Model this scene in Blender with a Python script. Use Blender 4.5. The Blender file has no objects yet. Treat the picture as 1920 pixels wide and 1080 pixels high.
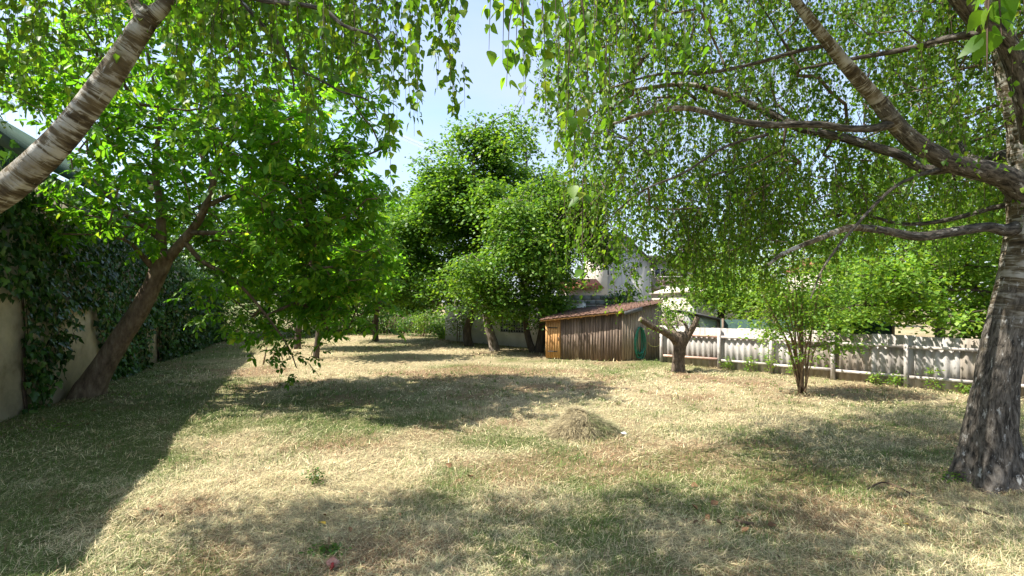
import bpy, math, random
import numpy as np
from mathutils import Matrix, Vector

# ------------------------------------------------------------------ camera, sky, sun, exposure
scene = bpy.context.scene
HC, FPX, HOR = 2.1, 960.0, 565.0           # camera height, focal length and horizon row of a 1920 px wide frame
cam_d = bpy.data.cameras.new('camera')
cam = bpy.data.objects.new('camera', cam_d)
scene.collection.objects.link(cam)
cam.location = (0, 0, HC)
cam.rotation_euler = (math.radians(90), 0, 0)
cam_d.lens = 18.0
cam_d.sensor_width = 36.0
cam_d.shift_y = (HOR - 540) / 1920
cam_d.clip_start = 0.05
cam_d.clip_end = 6000
scene.camera = cam

SUN_EL, SUN_AZ = math.radians(55), math.radians(9)      # from the left, a touch towards the viewer
sun_to = Vector((-math.cos(SUN_EL) * math.cos(SUN_AZ), -math.cos(SUN_EL) * math.sin(SUN_AZ), math.sin(SUN_EL)))
world = bpy.data.worlds.new('World')
scene.world = world
world.use_nodes = True
wn, wl = world.node_tree.nodes, world.node_tree.links
wn.clear()
w_out = wn.new('ShaderNodeOutputWorld')
w_bg = wn.new('ShaderNodeBackground')
w_bg.inputs['Strength'].default_value = 0.14
sky = wn.new('ShaderNodeTexSky')
sky.sky_type = 'NISHITA'
sky.sun_disc = False
sky.sun_elevation = SUN_EL
sky.sun_rotation = math.radians(-90) - SUN_AZ
sky.air_density = 1.0
sky.dust_density = 1.6
sky.ozone_density = 1.0
w_tc = wn.new('ShaderNodeTexCoord')
w_map = wn.new('ShaderNodeMapping')
w_map.inputs['Scale'].default_value = (1.0, 2.2, 3.2)
w_noise = wn.new('ShaderNodeTexNoise')
w_noise.inputs['Scale'].default_value = 2.2
w_noise.inputs['Detail'].default_value = 7
w_noise.inputs['Roughness'].default_value = 0.55
w_noise.inputs['Distortion'].default_value = 0.4
w_ramp = wn.new('ShaderNodeMapRange')
w_ramp.inputs['From Min'].default_value = 0.36
w_ramp.inputs['From Max'].default_value = 0.78
w_ramp.inputs['To Min'].default_value = 0.15
w_ramp.inputs['To Max'].default_value = 0.85
w_mix = wn.new('ShaderNodeMix')
w_mix.data_type = 'RGBA'
w_mix.inputs['B'].default_value = (2.25, 2.6, 3.15, 1)      # thin cirrus
wl.new(w_tc.outputs['Generated'], w_map.inputs['Vector'])
wl.new(w_map.outputs['Vector'], w_noise.inputs['Vector'])
wl.new(w_noise.outputs['Fac'], w_ramp.inputs['Value'])
wl.new(w_ramp.outputs['Result'], w_mix.inputs['Factor'])
wl.new(sky.outputs['Color'], w_mix.inputs['A'])
wl.new(w_mix.outputs['Result'], w_bg.inputs['Color'])
wl.new(w_bg.outputs['Background'], w_out.inputs['Surface'])

sun_d = bpy.data.lights.new('sun', 'SUN')
sun_d.energy = 5.0
sun_d.angle = math.radians(0.53)
sun_d.color = (1.0, 0.95, 0.86)
sun = bpy.data.objects.new('sun', sun_d)
scene.collection.objects.link(sun)
sun.location = (-20, 0, 40)
sun.rotation_euler = sun_to.to_track_quat('Z', 'Y').to_euler()

scene.view_settings.view_transform = 'Standard'
scene.view_settings.look = 'None'
scene.view_settings.gamma = 1.0
scene.view_settings.use_curve_mapping = False
scene.view_settings.exposure = 1.36
scene.render.engine = 'CYCLES'
scene.cycles.max_bounces = 10
scene.cycles.diffuse_bounces = 6
scene.cycles.glossy_bounces = 2
scene.cycles.transmission_bounces = 8
scene.cycles.transparent_max_bounces = 6
scene.cycles.caustics_reflective = False
scene.cycles.caustics_refractive = False
scene.cycles.sample_clamp_indirect = 6.0

# ------------------------------------------------------------------ helpers
COL = scene.collection
RNG = np.random.default_rng(11)
random.seed(5)
ORIGIN = {}                                # world position of the root each object hangs from


def A3(*v):
    return np.array(v, float)


def P(px, py, d):
    """a point seen at column px, row py (1920x1080) and d metres ahead"""
    return A3((px - 960) / FPX * d, d, HC - (py - HOR) / FPX * d)


def G(px, py):
    """the ground point under a pixel"""
    d = FPX * HC / (py - HOR)
    return A3((px - 960) / FPX * d, d, 0)


def vnoise(x, y, seed=0):
    x = np.asarray(x, float); y = np.asarray(y, float)
    xi = np.floor(x).astype(np.int64); yi = np.floor(y).astype(np.int64)
    fx = x - xi; fy = y - yi
    fx = fx * fx * (3 - 2 * fx); fy = fy * fy * (3 - 2 * fy)

    def h(a, b):
        n = (a * 374761393 + b * 668265263 + seed * 974634777) & 0x7fffffff
        n = ((n ^ (n >> 13)) * 1274126177) & 0x7fffffff
        n = n ^ (n >> 16)
        return (n & 0xffff) / 65535.0
    return (h(xi, yi) * (1 - fx) + h(xi + 1, yi) * fx) * (1 - fy) + (h(xi, yi + 1) * (1 - fx) + h(xi + 1, yi + 1) * fx) * fy


def fbm(x, y, seed=0, oct=4):
    s = 0; a = 0.5; t = 0
    for i in range(oct):
        s = s + a * vnoise(x * 2 ** i, y * 2 ** i, seed + i * 17); t += a; a *= 0.55
    return s / t


def gz(x, y):
    """height of the uneven lawn"""
    x = np.asarray(x, float); y = np.asarray(y, float)
    near = np.clip((22 - y) / 10, 0, 1)
    return (fbm(x * 0.45, y * 0.45, 3, 3) - 0.5) * 0.10 + near * ((fbm(x * 2.6, y * 2.6, 9, 3) - 0.5) * 0.085 + (vnoise(x * 9, y * 9, 5) - 0.5) * 0.018)


def onground(p, dz=0.0):
    return A3(p[0], p[1], float(gz(p[0], p[1])) + dz)


def nrm(v):
    return v / np.maximum(np.linalg.norm(v, axis=-1, keepdims=True), 1e-9)


def make_mesh(name, V, Fs, uv=None, col=None, smooth=True):
    me = bpy.data.meshes.new(name)
    V = np.ascontiguousarray(V, np.float32)
    Fs = [np.ascontiguousarray(f, np.int32) for f in Fs if len(f)]
    me.vertices.add(len(V))
    me.vertices.foreach_set('co', V.ravel())
    loops = np.concatenate([f.ravel() for f in Fs])
    sizes = np.concatenate([np.full(len(f), f.shape[1], np.int32) for f in Fs])
    starts = np.concatenate([[0], np.cumsum(sizes)[:-1]]).astype(np.int32)
    me.loops.add(len(loops))
    me.loops.foreach_set('vertex_index', loops)
    me.polygons.add(len(sizes))
    me.polygons.foreach_set('loop_start', starts)
    me.polygons.foreach_set('loop_total', sizes)
    if smooth:
        me.polygons.foreach_set('use_smooth', np.ones(len(sizes), bool))
    if uv is not None:
        l = me.uv_layers.new(name='uv')
        l.data.foreach_set('uv', np.ascontiguousarray(uv, np.float32).ravel())
    if col is not None:
        a = me.color_attributes.new('tint', 'FLOAT_COLOR', 'POINT')
        c = np.ones((len(V), 4), np.float32); c[:, :3] = col
        a.data.foreach_set('color', c.ravel())
    me.update(calc_edges=True)
    me.validate()
    return me


def empty(name, label, cat, loc, group=None):
    o = bpy.data.objects.new(name, None)
    COL.objects.link(o)
    o.empty_display_size = 0.2
    o.location = loc
    o['label'] = label
    o['category'] = cat
    o['kind'] = 'thing'
    if group:
        o['group'] = group
    ORIGIN[o.name] = A3(*loc)
    return o


def obj(name, me, mat, parent=None, stuff=False):
    o = bpy.data.objects.new(name, me)
    COL.objects.link(o)
    if mat is not None and len(me.materials) == 0:
        me.materials.append(mat)
    if parent is not None:
        o.parent = parent
        ORIGIN[o.name] = ORIGIN[parent.name]
    else:
        ORIGIN[o.name] = A3(0, 0, 0)
    if stuff:
        o['kind'] = 'stuff'
    return o


def part(name, V, Fs, mat, parent, uv=None, col=None, smooth=True, stuff=False):
    """a mesh given in world coordinates, hung under its thing"""
    if not isinstance(Fs, list):
        Fs = [Fs]
    me = make_mesh(name, np.asarray(V, float) - ORIGIN[parent.name], Fs, uv, col, smooth)
    return obj(name, me, mat, parent, stuff)


def single(name, label, cat, V, Fs, mat, base, group=None, uv=None, smooth=True, col=None):
    if not isinstance(Fs, list):
        Fs = [Fs]
    me = make_mesh(name, np.asarray(V, float) - np.asarray(base, float), Fs, uv, col, smooth)
    o = obj(name, me, mat)
    o.location = base
    ORIGIN[o.name] = A3(*base)
    o['label'] = label
    o['category'] = cat
    if group:
        o['group'] = group
    return o


BOXF = np.array([[0, 3, 2, 1], [4, 5, 6, 7], [0, 1, 5, 4], [1, 2, 6, 5], [2, 3, 7, 6], [3, 0, 4, 7]])


def hexa(b4, t4):
    """a box from four bottom and four top corners"""
    return np.array(list(b4) + list(t4), float), BOXF


def beam(a, b, w, h, up=(0, 0, 1)):
    a = np.asarray(a, float); b = np.asarray(b, float)
    d = nrm(b - a); u = np.asarray(up, float)
    s = nrm(np.cross(d, u)); u = np.cross(s, d)
    q = [(-w / 2, -h / 2), (w / 2, -h / 2), (w / 2, h / 2), (-w / 2, h / 2)]
    return hexa([a + s * x + u * y for x, y in q], [b + s * x + u * y for x, y in q])


def merge(parts_):
    Vs, Fs, n = [], [], 0
    for V, F in parts_:
        Vs.append(V); Fs.append(F + n); n += len(V)
    return np.concatenate(Vs), np.concatenate(Fs)


def spline(pts, sub=5):
    p = np.asarray(pts, float)
    out = []
    for i in range(len(p) - 1):
        p0 = p[max(i - 1, 0)]; p1 = p[i]; p2 = p[i + 1]; p3 = p[min(i + 2, len(p) - 1)]
        for k in range(sub):
            t = k / sub
            out.append(0.5 * (2 * p1 + (p2 - p0) * t + (2 * p0 - 5 * p1 + 4 * p2 - p3) * t * t + (3 * p1 - p0 - 3 * p2 + p3) * t ** 3))
    out.append(p[-1])
    return np.array(out)


def tube(pts, rad, seg=8, lump=0.0, seed=0, cap=True, roots=0.0):
    """swept tube with uv (around, along in metres)"""
    p = np.asarray(pts, float); r = np.asarray(rad, float)
    n = len(p)
    t = nrm(np.gradient(p, axis=0))
    u = np.cross(t[0], A3(0.13, 0.97, 0.2)); u = u / np.linalg.norm(u)
    U = []
    for i in range(n):
        u = u - t[i] * np.dot(u, t[i]); u = u / np.linalg.norm(u); U.append(u)
    U = np.array(U); W = np.cross(t, U)
    a = np.linspace(0, 2 * np.pi, seg, endpoint=False)
    L = np.concatenate([[0], np.cumsum(np.linalg.norm(np.diff(p, axis=0), axis=1))])
    R = np.repeat(r[:, None], seg, 1)
    if lump:
        ca, sa = np.cos(a)[None, :], np.sin(a)[None, :]
        k = 2.2
        R = R * (1 + lump * (2 * fbm(ca * k + L[:, None] * 3.1, sa * k + 7 + L[:, None] * 1.3, seed, 3) - 1)
                 + lump * 0.5 * (2 * vnoise(ca * 6 + 20, sa * 6 + L[:, None] * 7, seed + 3) - 1))
    if roots:
        R = R * (1 + roots * np.exp(-L / 0.30)[:, None] * (0.5 + 0.5 * np.cos(5 * a + 0.8 + 0.6 * np.sin(2 * a)))[None, :])
    V = p[:, None, :] + R[:, :, None] * (np.cos(a)[None, :, None] * U[:, None, :] + np.sin(a)[None, :, None] * W[:, None, :])
    V = V.reshape(-1, 3)
    i = np.arange(n - 1)[:, None]; j = np.arange(seg)[None, :]; j2 = (j + 1) % seg
    F = np.stack([i * seg + j, i * seg + j2, (i + 1) * seg + j2, (i + 1) * seg + j], -1).reshape(-1, 4)
    uu = np.stack([j + 0 * i, j + 1 + 0 * i, j + 1 + 0 * i, j + 0 * i], -1).reshape(-1, 4) / seg
    ll = np.stack([L[i] + 0 * j, L[i] + 0 * j, L[i + 1] + 0 * j, L[i + 1] + 0 * j], -1).reshape(-1, 4)
    uv = np.stack([uu * 2 * np.pi * max(r.mean(), 0.01), ll], -1).reshape(-1, 2)
    Fs = [F]
    if cap:
        c0 = np.arange(seg)[::-1][None, :]; c1 = ((n - 1) * seg + np.arange(seg))[None, :]
        Fs = [F, np.concatenate([c0, c1])]
        uv = np.concatenate([uv, np.zeros((2 * seg, 2))])
    return V, Fs, uv


def strands(P0, P1, P2, r):
    """many thin three-sided bent sticks at once: start, middle, end"""
    n = len(P0)
    d = nrm(P2 - P0)
    s = nrm(np.cross(d, RNG.normal(size=(n, 3)))); w = np.cross(d, s)
    r = np.broadcast_to(np.asarray(r, float), (n,))[:, None]
    V = []
    for Q, k in ((P0, 1.0), (P1, 0.8), (P2, 0.35)):
        for a in (0, 2.094, 4.189):
            V.append(Q + r * k * (math.cos(a) * s + math.sin(a) * w))
    V = np.stack(V, 1).reshape(-1, 3)
    b = (np.arange(n) * 9)[:, None]
    F = np.concatenate([b + np.array([[k * 3 + j, k * 3 + (j + 1) % 3, k * 3 + 3 + (j + 1) % 3, k * 3 + 3 + j]]) for k in (0, 1) for j in range(3)])
    return V, F


# ------------------------------------------------------------------ materials
def new_mat(name):
    m = bpy.data.materials.new(name)
    m.use_nodes = True
    n, l = m.node_tree.nodes, m.node_tree.links
    n.clear()
    out = n.new('ShaderNodeOutputMaterial')
    return m, n, l, out


def ramp(n, stops, interp='LINEAR'):
    r = n.new('ShaderNodeValToRGB')
    r.color_ramp.interpolation = interp
    e = r.color_ramp.elements
    while len(e) < len(stops):
        e.new(0.5)
    for i, (p, c) in enumerate(stops):
        e[i].position = p
        e[i].color = (*c, 1) if len(c) == 3 else c
    return r


def mat_leaf(name, stops, trans=0.45, tcol=(1.6, 1.5, 0.6), rough=0.45, spec=0.32):
    m, n, l, out = new_mat(name)
    geo = n.new('ShaderNodeNewGeometry'); oi = n.new('ShaderNodeObjectInfo')
    add = n.new('ShaderNodeMath'); add.operation = 'ADD'
    fr = n.new('ShaderNodeMath'); fr.operation = 'FRACT'
    l.new(geo.outputs['Random Per Island'], add.inputs[0]); l.new(oi.outputs['Random'], add.inputs[1]); l.new(add.outputs[0], fr.inputs[0])
    r = ramp(n, stops)
    l.new(fr.outputs[0], r.inputs['Fac'])
    tc = n.new('ShaderNodeTexCoord'); nz = n.new('ShaderNodeTexNoise'); nz.inputs['Scale'].default_value = 0.9; nz.inputs['Detail'].default_value = 2
    l.new(geo.outputs['Position'], nz.inputs['Vector'])
    hs = n.new('ShaderNodeHueSaturation')
    mr = n.new('ShaderNodeMapRange'); mr.inputs['From Min'].default_value = 0.3; mr.inputs['From Max'].default_value = 0.7
    mr.inputs['To Min'].default_value = 0.75; mr.inputs['To Max'].default_value = 1.25
    l.new(nz.outputs['Fac'], mr.inputs['Value']); l.new(mr.outputs['Result'], hs.inputs['Value']); l.new(r.outputs['Color'], hs.inputs['Color'])
    p = n.new('ShaderNodeBsdfPrincipled')
    p.inputs['Roughness'].default_value = rough
    p.inputs['Specular IOR Level'].default_value = spec
    l.new(hs.outputs['Color'], p.inputs['Base Color'])
    tm = n.new('ShaderNodeMix'); tm.data_type = 'RGBA'; tm.blend_type = 'MULTIPLY'; tm.inputs['Factor'].default_value = 1
    tm.inputs['B'].default_value = (*tcol, 1)
    l.new(hs.outputs['Color'], tm.inputs['A'])
    t = n.new('ShaderNodeBsdfTranslucent'); l.new(tm.outputs['Result'], t.inputs['Color'])
    mx = n.new('ShaderNodeMixShader'); mx.inputs['Fac'].default_value = trans
    l.new(p.outputs[0], mx.inputs[1]); l.new(t.outputs[0], mx.inputs[2]); l.new(mx.outputs[0], out.inputs['Surface'])
    return m


def mat_simple(name, stops, scale=6.0, rough=0.8, bump=0.3, detail=6, coord='Object', stretch=(1, 1, 1), spec=0.3, bscale=None, island=0.0, bdist=0.02):
    """noise-driven colour with bump; island > 0 varies the brightness from piece to piece"""
    m, n, l, out = new_mat(name)
    tc = n.new('ShaderNodeTexCoord'); mp = n.new('ShaderNodeMapping'); mp.inputs['Scale'].default_value = stretch
    l.new(tc.outputs[coord], mp.inputs['Vector'])
    nz = n.new('ShaderNodeTexNoise'); nz.inputs['Scale'].default_value = scale; nz.inputs['Detail'].default_value = detail; nz.inputs['Roughness'].default_value = 0.65
    l.new(mp.outputs['Vector'], nz.inputs['Vector'])
    r = ramp(n, stops); l.new(nz.outputs['Fac'], r.inputs['Fac'])
    colr = r.outputs['Color']
    p = n.new('ShaderNodeBsdfPrincipled'); p.inputs['Roughness'].default_value = rough; p.inputs['Specular IOR Level'].default_value = spec
    if island:
        oi = n.new('ShaderNodeObjectInfo'); geo = n.new('ShaderNodeNewGeometry')
        add = n.new('ShaderNodeMath'); add.operation = 'ADD'; fr = n.new('ShaderNodeMath'); fr.operation = 'FRACT'
        l.new(oi.outputs['Random'], add.inputs[0]); l.new(geo.outputs['Random Per Island'], add.inputs[1]); l.new(add.outputs[0], fr.inputs[0])
        mr = n.new('ShaderNodeMapRange'); mr.inputs['To Min'].default_value = 1 - island; mr.inputs['To Max'].default_value = 1 + island
        l.new(fr.outputs[0], mr.inputs['Value'])
        hs = n.new('ShaderNodeHueSaturation'); l.new(mr.outputs['Result'], hs.inputs['Value']); l.new(colr, hs.inputs['Color']); colr = hs.outputs['Color']
    l.new(colr, p.inputs['Base Color'])
    if bump:
        nb = n.new('ShaderNodeTexNoise'); nb.inputs['Scale'].default_value = bscale or scale * 3; nb.inputs['Detail'].default_value = 6
        l.new(mp.outputs['Vector'], nb.inputs['Vector'])
        b = n.new('ShaderNodeBump'); b.inputs['Strength'].default_value = bump; b.inputs['Distance'].default_value = bdist
        l.new(nb.outputs['Fac'], b.inputs['Height']); l.new(b.outputs['Normal'], p.inputs['Normal'])
    l.new(p.outputs[0], out.inputs['Surface'])
    return m


def mat_birch(name, rugged):
    """white peeling bark in rings; rugged = how far the dark fissured bark climbs (metres along the trunk), soft edge"""
    m, n, l, out = new_mat(name)
    uv = n.new('ShaderNodeUVMap'); uv.uv_map = 'uv'
    sep = n.new('ShaderNodeSeparateXYZ'); l.new(uv.outputs['UV'], sep.inputs[0])
    tc = n.new('ShaderNodeTexCoord')
    # rings: noise long around the stem and short along it
    mp = n.new('ShaderNodeMapping'); mp.inputs['Scale'].default_value = (4.0, 30, 1); l.new(uv.outputs['UV'], mp.inputs['Vector'])
    rn = n.new('ShaderNodeTexNoise'); rn.inputs['Scale'].default_value = 1.0; rn.inputs['Detail'].default_value = 8; rn.inputs['Roughness'].default_value = 0.68; rn.inputs['Distortion'].default_value = 0.9
    l.new(mp.outputs['Vector'], rn.inputs['Vector'])
    ring = ramp(n, [(0.30, (0.022, 0.016, 0.010)), (0.43, (0.075, 0.056, 0.034)), (0.50, (0.13, 0.105, 0.068)), (0.53, (0.24, 0.215, 0.17)), (0.57, (0.37, 0.35, 0.31)), (0.85, (0.46, 0.44, 0.41))])
    bl = n.new('ShaderNodeTexNoise'); bl.inputs['Scale'].default_value = 1.0; bl.inputs['Detail'].default_value = 3
    mb = n.new('ShaderNodeMapping'); mb.inputs['Scale'].default_value = (5.0, 8.0, 1); mb.inputs['Location'].default_value = (3.7, 1.3, 0); l.new(uv.outputs['UV'], mb.inputs['Vector']); l.new(mb.outputs['Vector'], bl.inputs['Vector'])
    sm = n.new('ShaderNodeMath'); sm.operation = 'MULTIPLY_ADD'; sm.inputs[1].default_value = 0.75; sm.inputs[2].default_value = -0.375; l.new(bl.outputs['Fac'], sm.inputs[0])
    s2 = n.new('ShaderNodeMath'); s2.operation = 'ADD'; l.new(sm.outputs[0], s2.inputs[0]); l.new(rn.outputs['Fac'], s2.inputs[1])
    l.new(s2.outputs[0], ring.inputs['Fac'])
    # brown-green staining in blotches
    sn = n.new('ShaderNodeTexNoise'); sn.inputs['Scale'].default_value = 5; sn.inputs['Detail'].default_value = 4; l.new(tc.outputs['Object'], sn.inputs['Vector'])
    sr = ramp(n, [(0.45, (0, 0, 0)), (0.70, (0.75, 0.75, 0.75))]); l.new(sn.outputs['Fac'], sr.inputs['Fac'])
    mx = n.new('ShaderNodeMix'); mx.data_type = 'RGBA'; mx.inputs['B'].default_value = (0.15, 0.115, 0.065, 1)
    l.new(sr.outputs['Color'], mx.inputs['Factor']); l.new(ring.outputs['Color'], mx.inputs['A'])
    # fissured bark low down
    mv = n.new('ShaderNodeMapping'); mv.inputs['Scale'].default_value = (36, 6.5, 1); l.new(uv.outputs['UV'], mv.inputs['Vector'])
    vn = n.new('ShaderNodeTexNoise'); vn.inputs['Scale'].default_value = 1.0; vn.inputs['Detail'].default_value = 10; vn.inputs['Roughness'].default_value = 0.72; vn.inputs['Distortion'].default_value = 0.5
    l.new(mv.outputs['Vector'], vn.inputs['Vector'])
    fis = ramp(n, [(0.36, (0.010, 0.009, 0.008)), (0.45, (0.048, 0.041, 0.033)), (0.54, (0.11, 0.096, 0.080)), (0.66, (0.175, 0.155, 0.132)), (0.78, (0.32, 0.30, 0.275))])
    l.new(vn.outputs['Fac'], fis.inputs['Fac'])
    ad = n.new('ShaderNodeMath'); ad.operation = 'MULTIPLY_ADD'; ad.inputs[1].default_value = 2.4; l.new(sn.outputs['Fac'], ad.inputs[0]); l.new(sep.outputs['Y'], ad.inputs[2])
    fm = n.new('ShaderNodeMapRange'); fm.inputs['From Min'].default_value = rugged + 0.9; fm.inputs['From Max'].default_value = rugged + 1.5
    l.new(ad.outputs[0], fm.inputs['Value'])
    m2 = n.new('ShaderNodeMix'); m2.data_type = 'RGBA'; l.new(fm.outputs['Result'], m2.inputs['Factor']); l.new(fis.outputs['Color'], m2.inputs['A']); l.new(mx.outputs['Result'], m2.inputs['B'])
    p = n.new('ShaderNodeBsdfPrincipled'); p.inputs['Roughness'].default_value = 0.85; p.inputs['Specular IOR Level'].default_value = 0.2
    wp = n.new('ShaderNodeTexNoise'); wp.inputs['Scale'].default_value = 1.0; wp.inputs['Detail'].default_value = 6; wp.inputs['Roughness'].default_value = 0.7
    mw = n.new('ShaderNodeMapping'); mw.inputs['Scale'].default_value = (24, 6, 1); mw.inputs['Location'].default_value = (9.1, 4.2, 0); l.new(uv.outputs['UV'], mw.inputs['Vector']); l.new(mw.outputs['Vector'], wp.inputs['Vector'])
    wr_ = ramp(n, [(0.585, (0, 0, 0)), (0.66, (1, 1, 1))]); l.new(wp.outputs['Fac'], wr_.inputs['Fac'])
    m3 = n.new('ShaderNodeMix'); m3.data_type = 'RGBA'; m3.inputs['B'].default_value = (0.38, 0.37, 0.345, 1)
    l.new(wr_.outputs['Color'], m3.inputs['Factor']); l.new(m2.outputs['Result'], m3.inputs['A'])
    l.new(m3.outputs['Result'], p.inputs['Base Color'])
    hm = n.new('ShaderNodeMix'); hm.data_type = 'FLOAT'; l.new(fm.outputs['Result'], hm.inputs['Factor']); l.new(vn.outputs['Fac'], hm.inputs['A']); l.new(rn.outputs['Fac'], hm.inputs['B'])
    b = n.new('ShaderNodeBump'); b.inputs['Strength'].default_value = 0.9; b.inputs['Distance'].default_value = 0.03
    l.new(hm.outputs['Result'], b.inputs['Height']); l.new(b.outputs['Normal'], p.inputs['Normal']); l.new(p.outputs[0], out.inputs['Surface'])
    return m


def mat_tint(name, rough=0.8, var=0.25, bump=0.0, bscale=60, trans=0.0):
    """colour carried by the 'tint' attribute, brightness varied from blade to blade"""
    m, n, l, out = new_mat(name)
    at = n.new('ShaderNodeAttribute'); at.attribute_name = 'tint'
    geo = n.new('ShaderNodeNewGeometry')
    mr = n.new('ShaderNodeMapRange'); mr.inputs['To Min'].default_value = 1 - var; mr.inputs['To Max'].default_value = 1 + var
    l.new(geo.outputs['Random Per Island'], mr.inputs['Value'])
    hs = n.new('ShaderNodeHueSaturation'); l.new(at.outputs['Color'], hs.inputs['Color'])
    if bump:
        tc = n.new('ShaderNodeTexCoord')
        nb = n.new('ShaderNodeTexNoise'); nb.inputs['Scale'].default_value = bscale; nb.inputs['Detail'].default_value = 5; nb.inputs['Roughness'].default_value = 0.7
        l.new(tc.outputs['Object'], nb.inputs['Vector'])
        m2 = n.new('ShaderNodeMapRange'); m2.inputs['From Min'].default_value = 0.3; m2.inputs['From Max'].default_value = 0.7; m2.inputs['To Min'].default_value = 0.40; m2.inputs['To Max'].default_value = 1.35
        l.new(nb.outputs['Fac'], m2.inputs['Value']); l.new(m2.outputs['Result'], hs.inputs['Value'])  # hollows of the bump painted darker, like shaded pits between strands
    else:
        l.new(mr.outputs['Result'], hs.inputs['Value'])
    p = n.new('ShaderNodeBsdfPrincipled'); p.inputs['Roughness'].default_value = rough; p.inputs['Specular IOR Level'].default_value = 0.25
    l.new(hs.outputs['Color'], p.inputs['Base Color'])
    if bump:
        b = n.new('ShaderNodeBump'); b.inputs['Strength'].default_value = bump; b.inputs['Distance'].default_value = 0.03
        l.new(nb.outputs['Fac'], b.inputs['Height']); l.new(b.outputs['Normal'], p.inputs['Normal'])
    last = p.outputs[0]
    if trans:
        t = n.new('ShaderNodeBsdfTranslucent'); l.new(hs.outputs['Color'], t.inputs['Color'])
        mx = n.new('ShaderNodeMixShader'); mx.inputs['Fac'].default_value = trans
        l.new(last, mx.inputs[1]); l.new(t.outputs[0], mx.inputs[2]); last = mx.outputs[0]
    l.new(last, out.inputs['Surface'])
    return m


def mat_plank(name, cols, island=0.25):
    """weathered boards: grain along z, long streaks, tone from board to board"""
    return mat_simple(name, cols, scale=1.0, rough=0.85, bump=0.4, stretch=(38, 38, 1.6), island=island, bscale=2.2, bdist=0.006)


M = {}
M['birch_leaf'] = mat_leaf('birch_leaf', [(0, (0.060, 0.140, 0.013)), (0.5, (0.100, 0.200, 0.018)), (0.88, (0.165, 0.27, 0.026)), (1, (0.22, 0.27, 0.03))], 0.58, tcol=(1.55, 1.6, 0.65))
M['walnut_leaf'] = mat_leaf('walnut_leaf', [(0, (0.060, 0.165, 0.013)), (0.5, (0.105, 0.250, 0.018)), (0.9, (0.180, 0.33, 0.028)), (1, (0.30, 0.35, 0.045))], 0.60, tcol=(1.5, 1.55, 0.65))
M['maple_leaf'] = mat_leaf('maple_leaf', [(0, (0.048, 0.122, 0.016)), (0.5, (0.092, 0.200, 0.024)), (1, (0.18, 0.295, 0.04))], 0.48)
M['cherry_leaf'] = mat_leaf('cherry_leaf', [(0, (0.060, 0.150, 0.020)), (0.5, (0.105, 0.220, 0.028)), (1, (0.20, 0.31, 0.045))], 0.46)
M['pale_leaf'] = mat_leaf('pale_leaf', [(0, (0.085, 0.190, 0.022)), (0.5, (0.145, 0.270, 0.032)), (1, (0.25, 0.35, 0.055))], 0.5)
M['dark_leaf'] = mat_leaf('dark_leaf', [(0, (0.035, 0.085, 0.014)), (0.5, (0.060, 0.140, 0.020)), (1, (0.11, 0.20, 0.028))], 0.4)
M['ivy_leaf'] = mat_leaf('ivy_leaf', [(0, (0.014, 0.045, 0.010)), (0.45, (0.026, 0.078, 0.014)), (0.9, (0.055, 0.13, 0.022)), (1, (0.10, 0.18, 0.03))], 0.25, rough=0.35, spec=0.4)
M['birch_bark_old'] = mat_birch('birch_bark_old', 2.2)
M['birch_bark'] = mat_birch('birch_bark', -3.0)
M['birch_limb'] = mat_birch('birch_limb', 2.3)
M['birch_twig'] = mat_simple('birch_twig', [(0.3, (0.035, 0.026, 0.018)), (0.5, (0.11, 0.08, 0.055)), (0.62, (0.22, 0.18, 0.14)), (0.75, (0.42, 0.39, 0.34))], 7, 0.85, 0.6, stretch=(1, 1, 1), bscale=24, bdist=0.03)
M['walnut_bark'] = mat_simple('walnut_bark', [(0.3, (0.060, 0.040, 0.026)), (0.5, (0.15, 0.105, 0.070)), (0.68, (0.25, 0.19, 0.13)), (0.8, (0.36, 0.30, 0.23))], 9, 0.9, 0.8, stretch=(1, 1, 0.35), bscale=26, bdist=0.03)
M['bark'] = mat_simple('bark', [(0.3, (0.030, 0.024, 0.018)), (0.55, (0.085, 0.066, 0.050)), (0.75, (0.17, 0.145, 0.115))], 8, 0.9, 0.7, stretch=(1, 1, 0.35), bscale=24, bdist=0.03)
M['bark_grey'] = mat_simple('bark_grey', [(0.3, (0.055, 0.045, 0.036)), (0.52, (0.15, 0.125, 0.10)), (0.72, (0.28, 0.25, 0.21))], 10, 0.9, 0.9, stretch=(1, 1, 0.5), bscale=30, bdist=0.03)
M['pollard_bark'] = mat_simple('pollard_bark', [(0.3, (0.030, 0.022, 0.016)), (0.5, (0.095, 0.070, 0.050)), (0.68, (0.18, 0.14, 0.105)), (0.8, (0.28, 0.24, 0.19))], 14, 0.9, 1.0, stretch=(1, 1, 0.5), bscale=34, bdist=0.04)
M['cut_wood'] = mat_simple('cut_wood', [(0.3, (0.11, 0.08, 0.055)), (0.7, (0.25, 0.20, 0.15))], 12, 0.8, 0.2)
M['twig'] = mat_simple('twig', [(0.3, (0.035, 0.022, 0.015)), (0.7, (0.10, 0.065, 0.042))], 10, 0.8, 0.0)
M['shrub_stem'] = mat_simple('shrub_stem', [(0.3, (0.09, 0.055, 0.032)), (0.7, (0.26, 0.18, 0.11))], 12, 0.8, 0.2)
M['soil_lawn'] = mat_tint('soil_lawn', 0.95, 0.0, bump=1.0, bscale=55)
M['grass'] = mat_tint('grass', 0.7, 0.3, trans=0.25)
M['plaster'] = mat_simple('plaster', [(0.25, (0.17, 0.135, 0.09)), (0.42, (0.44, 0.38, 0.28)), (0.55, (0.55, 0.48, 0.365)), (0.8, (0.64, 0.575, 0.46))], 1.6, 0.9, 0.35, detail=9, bscale=9)
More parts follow.
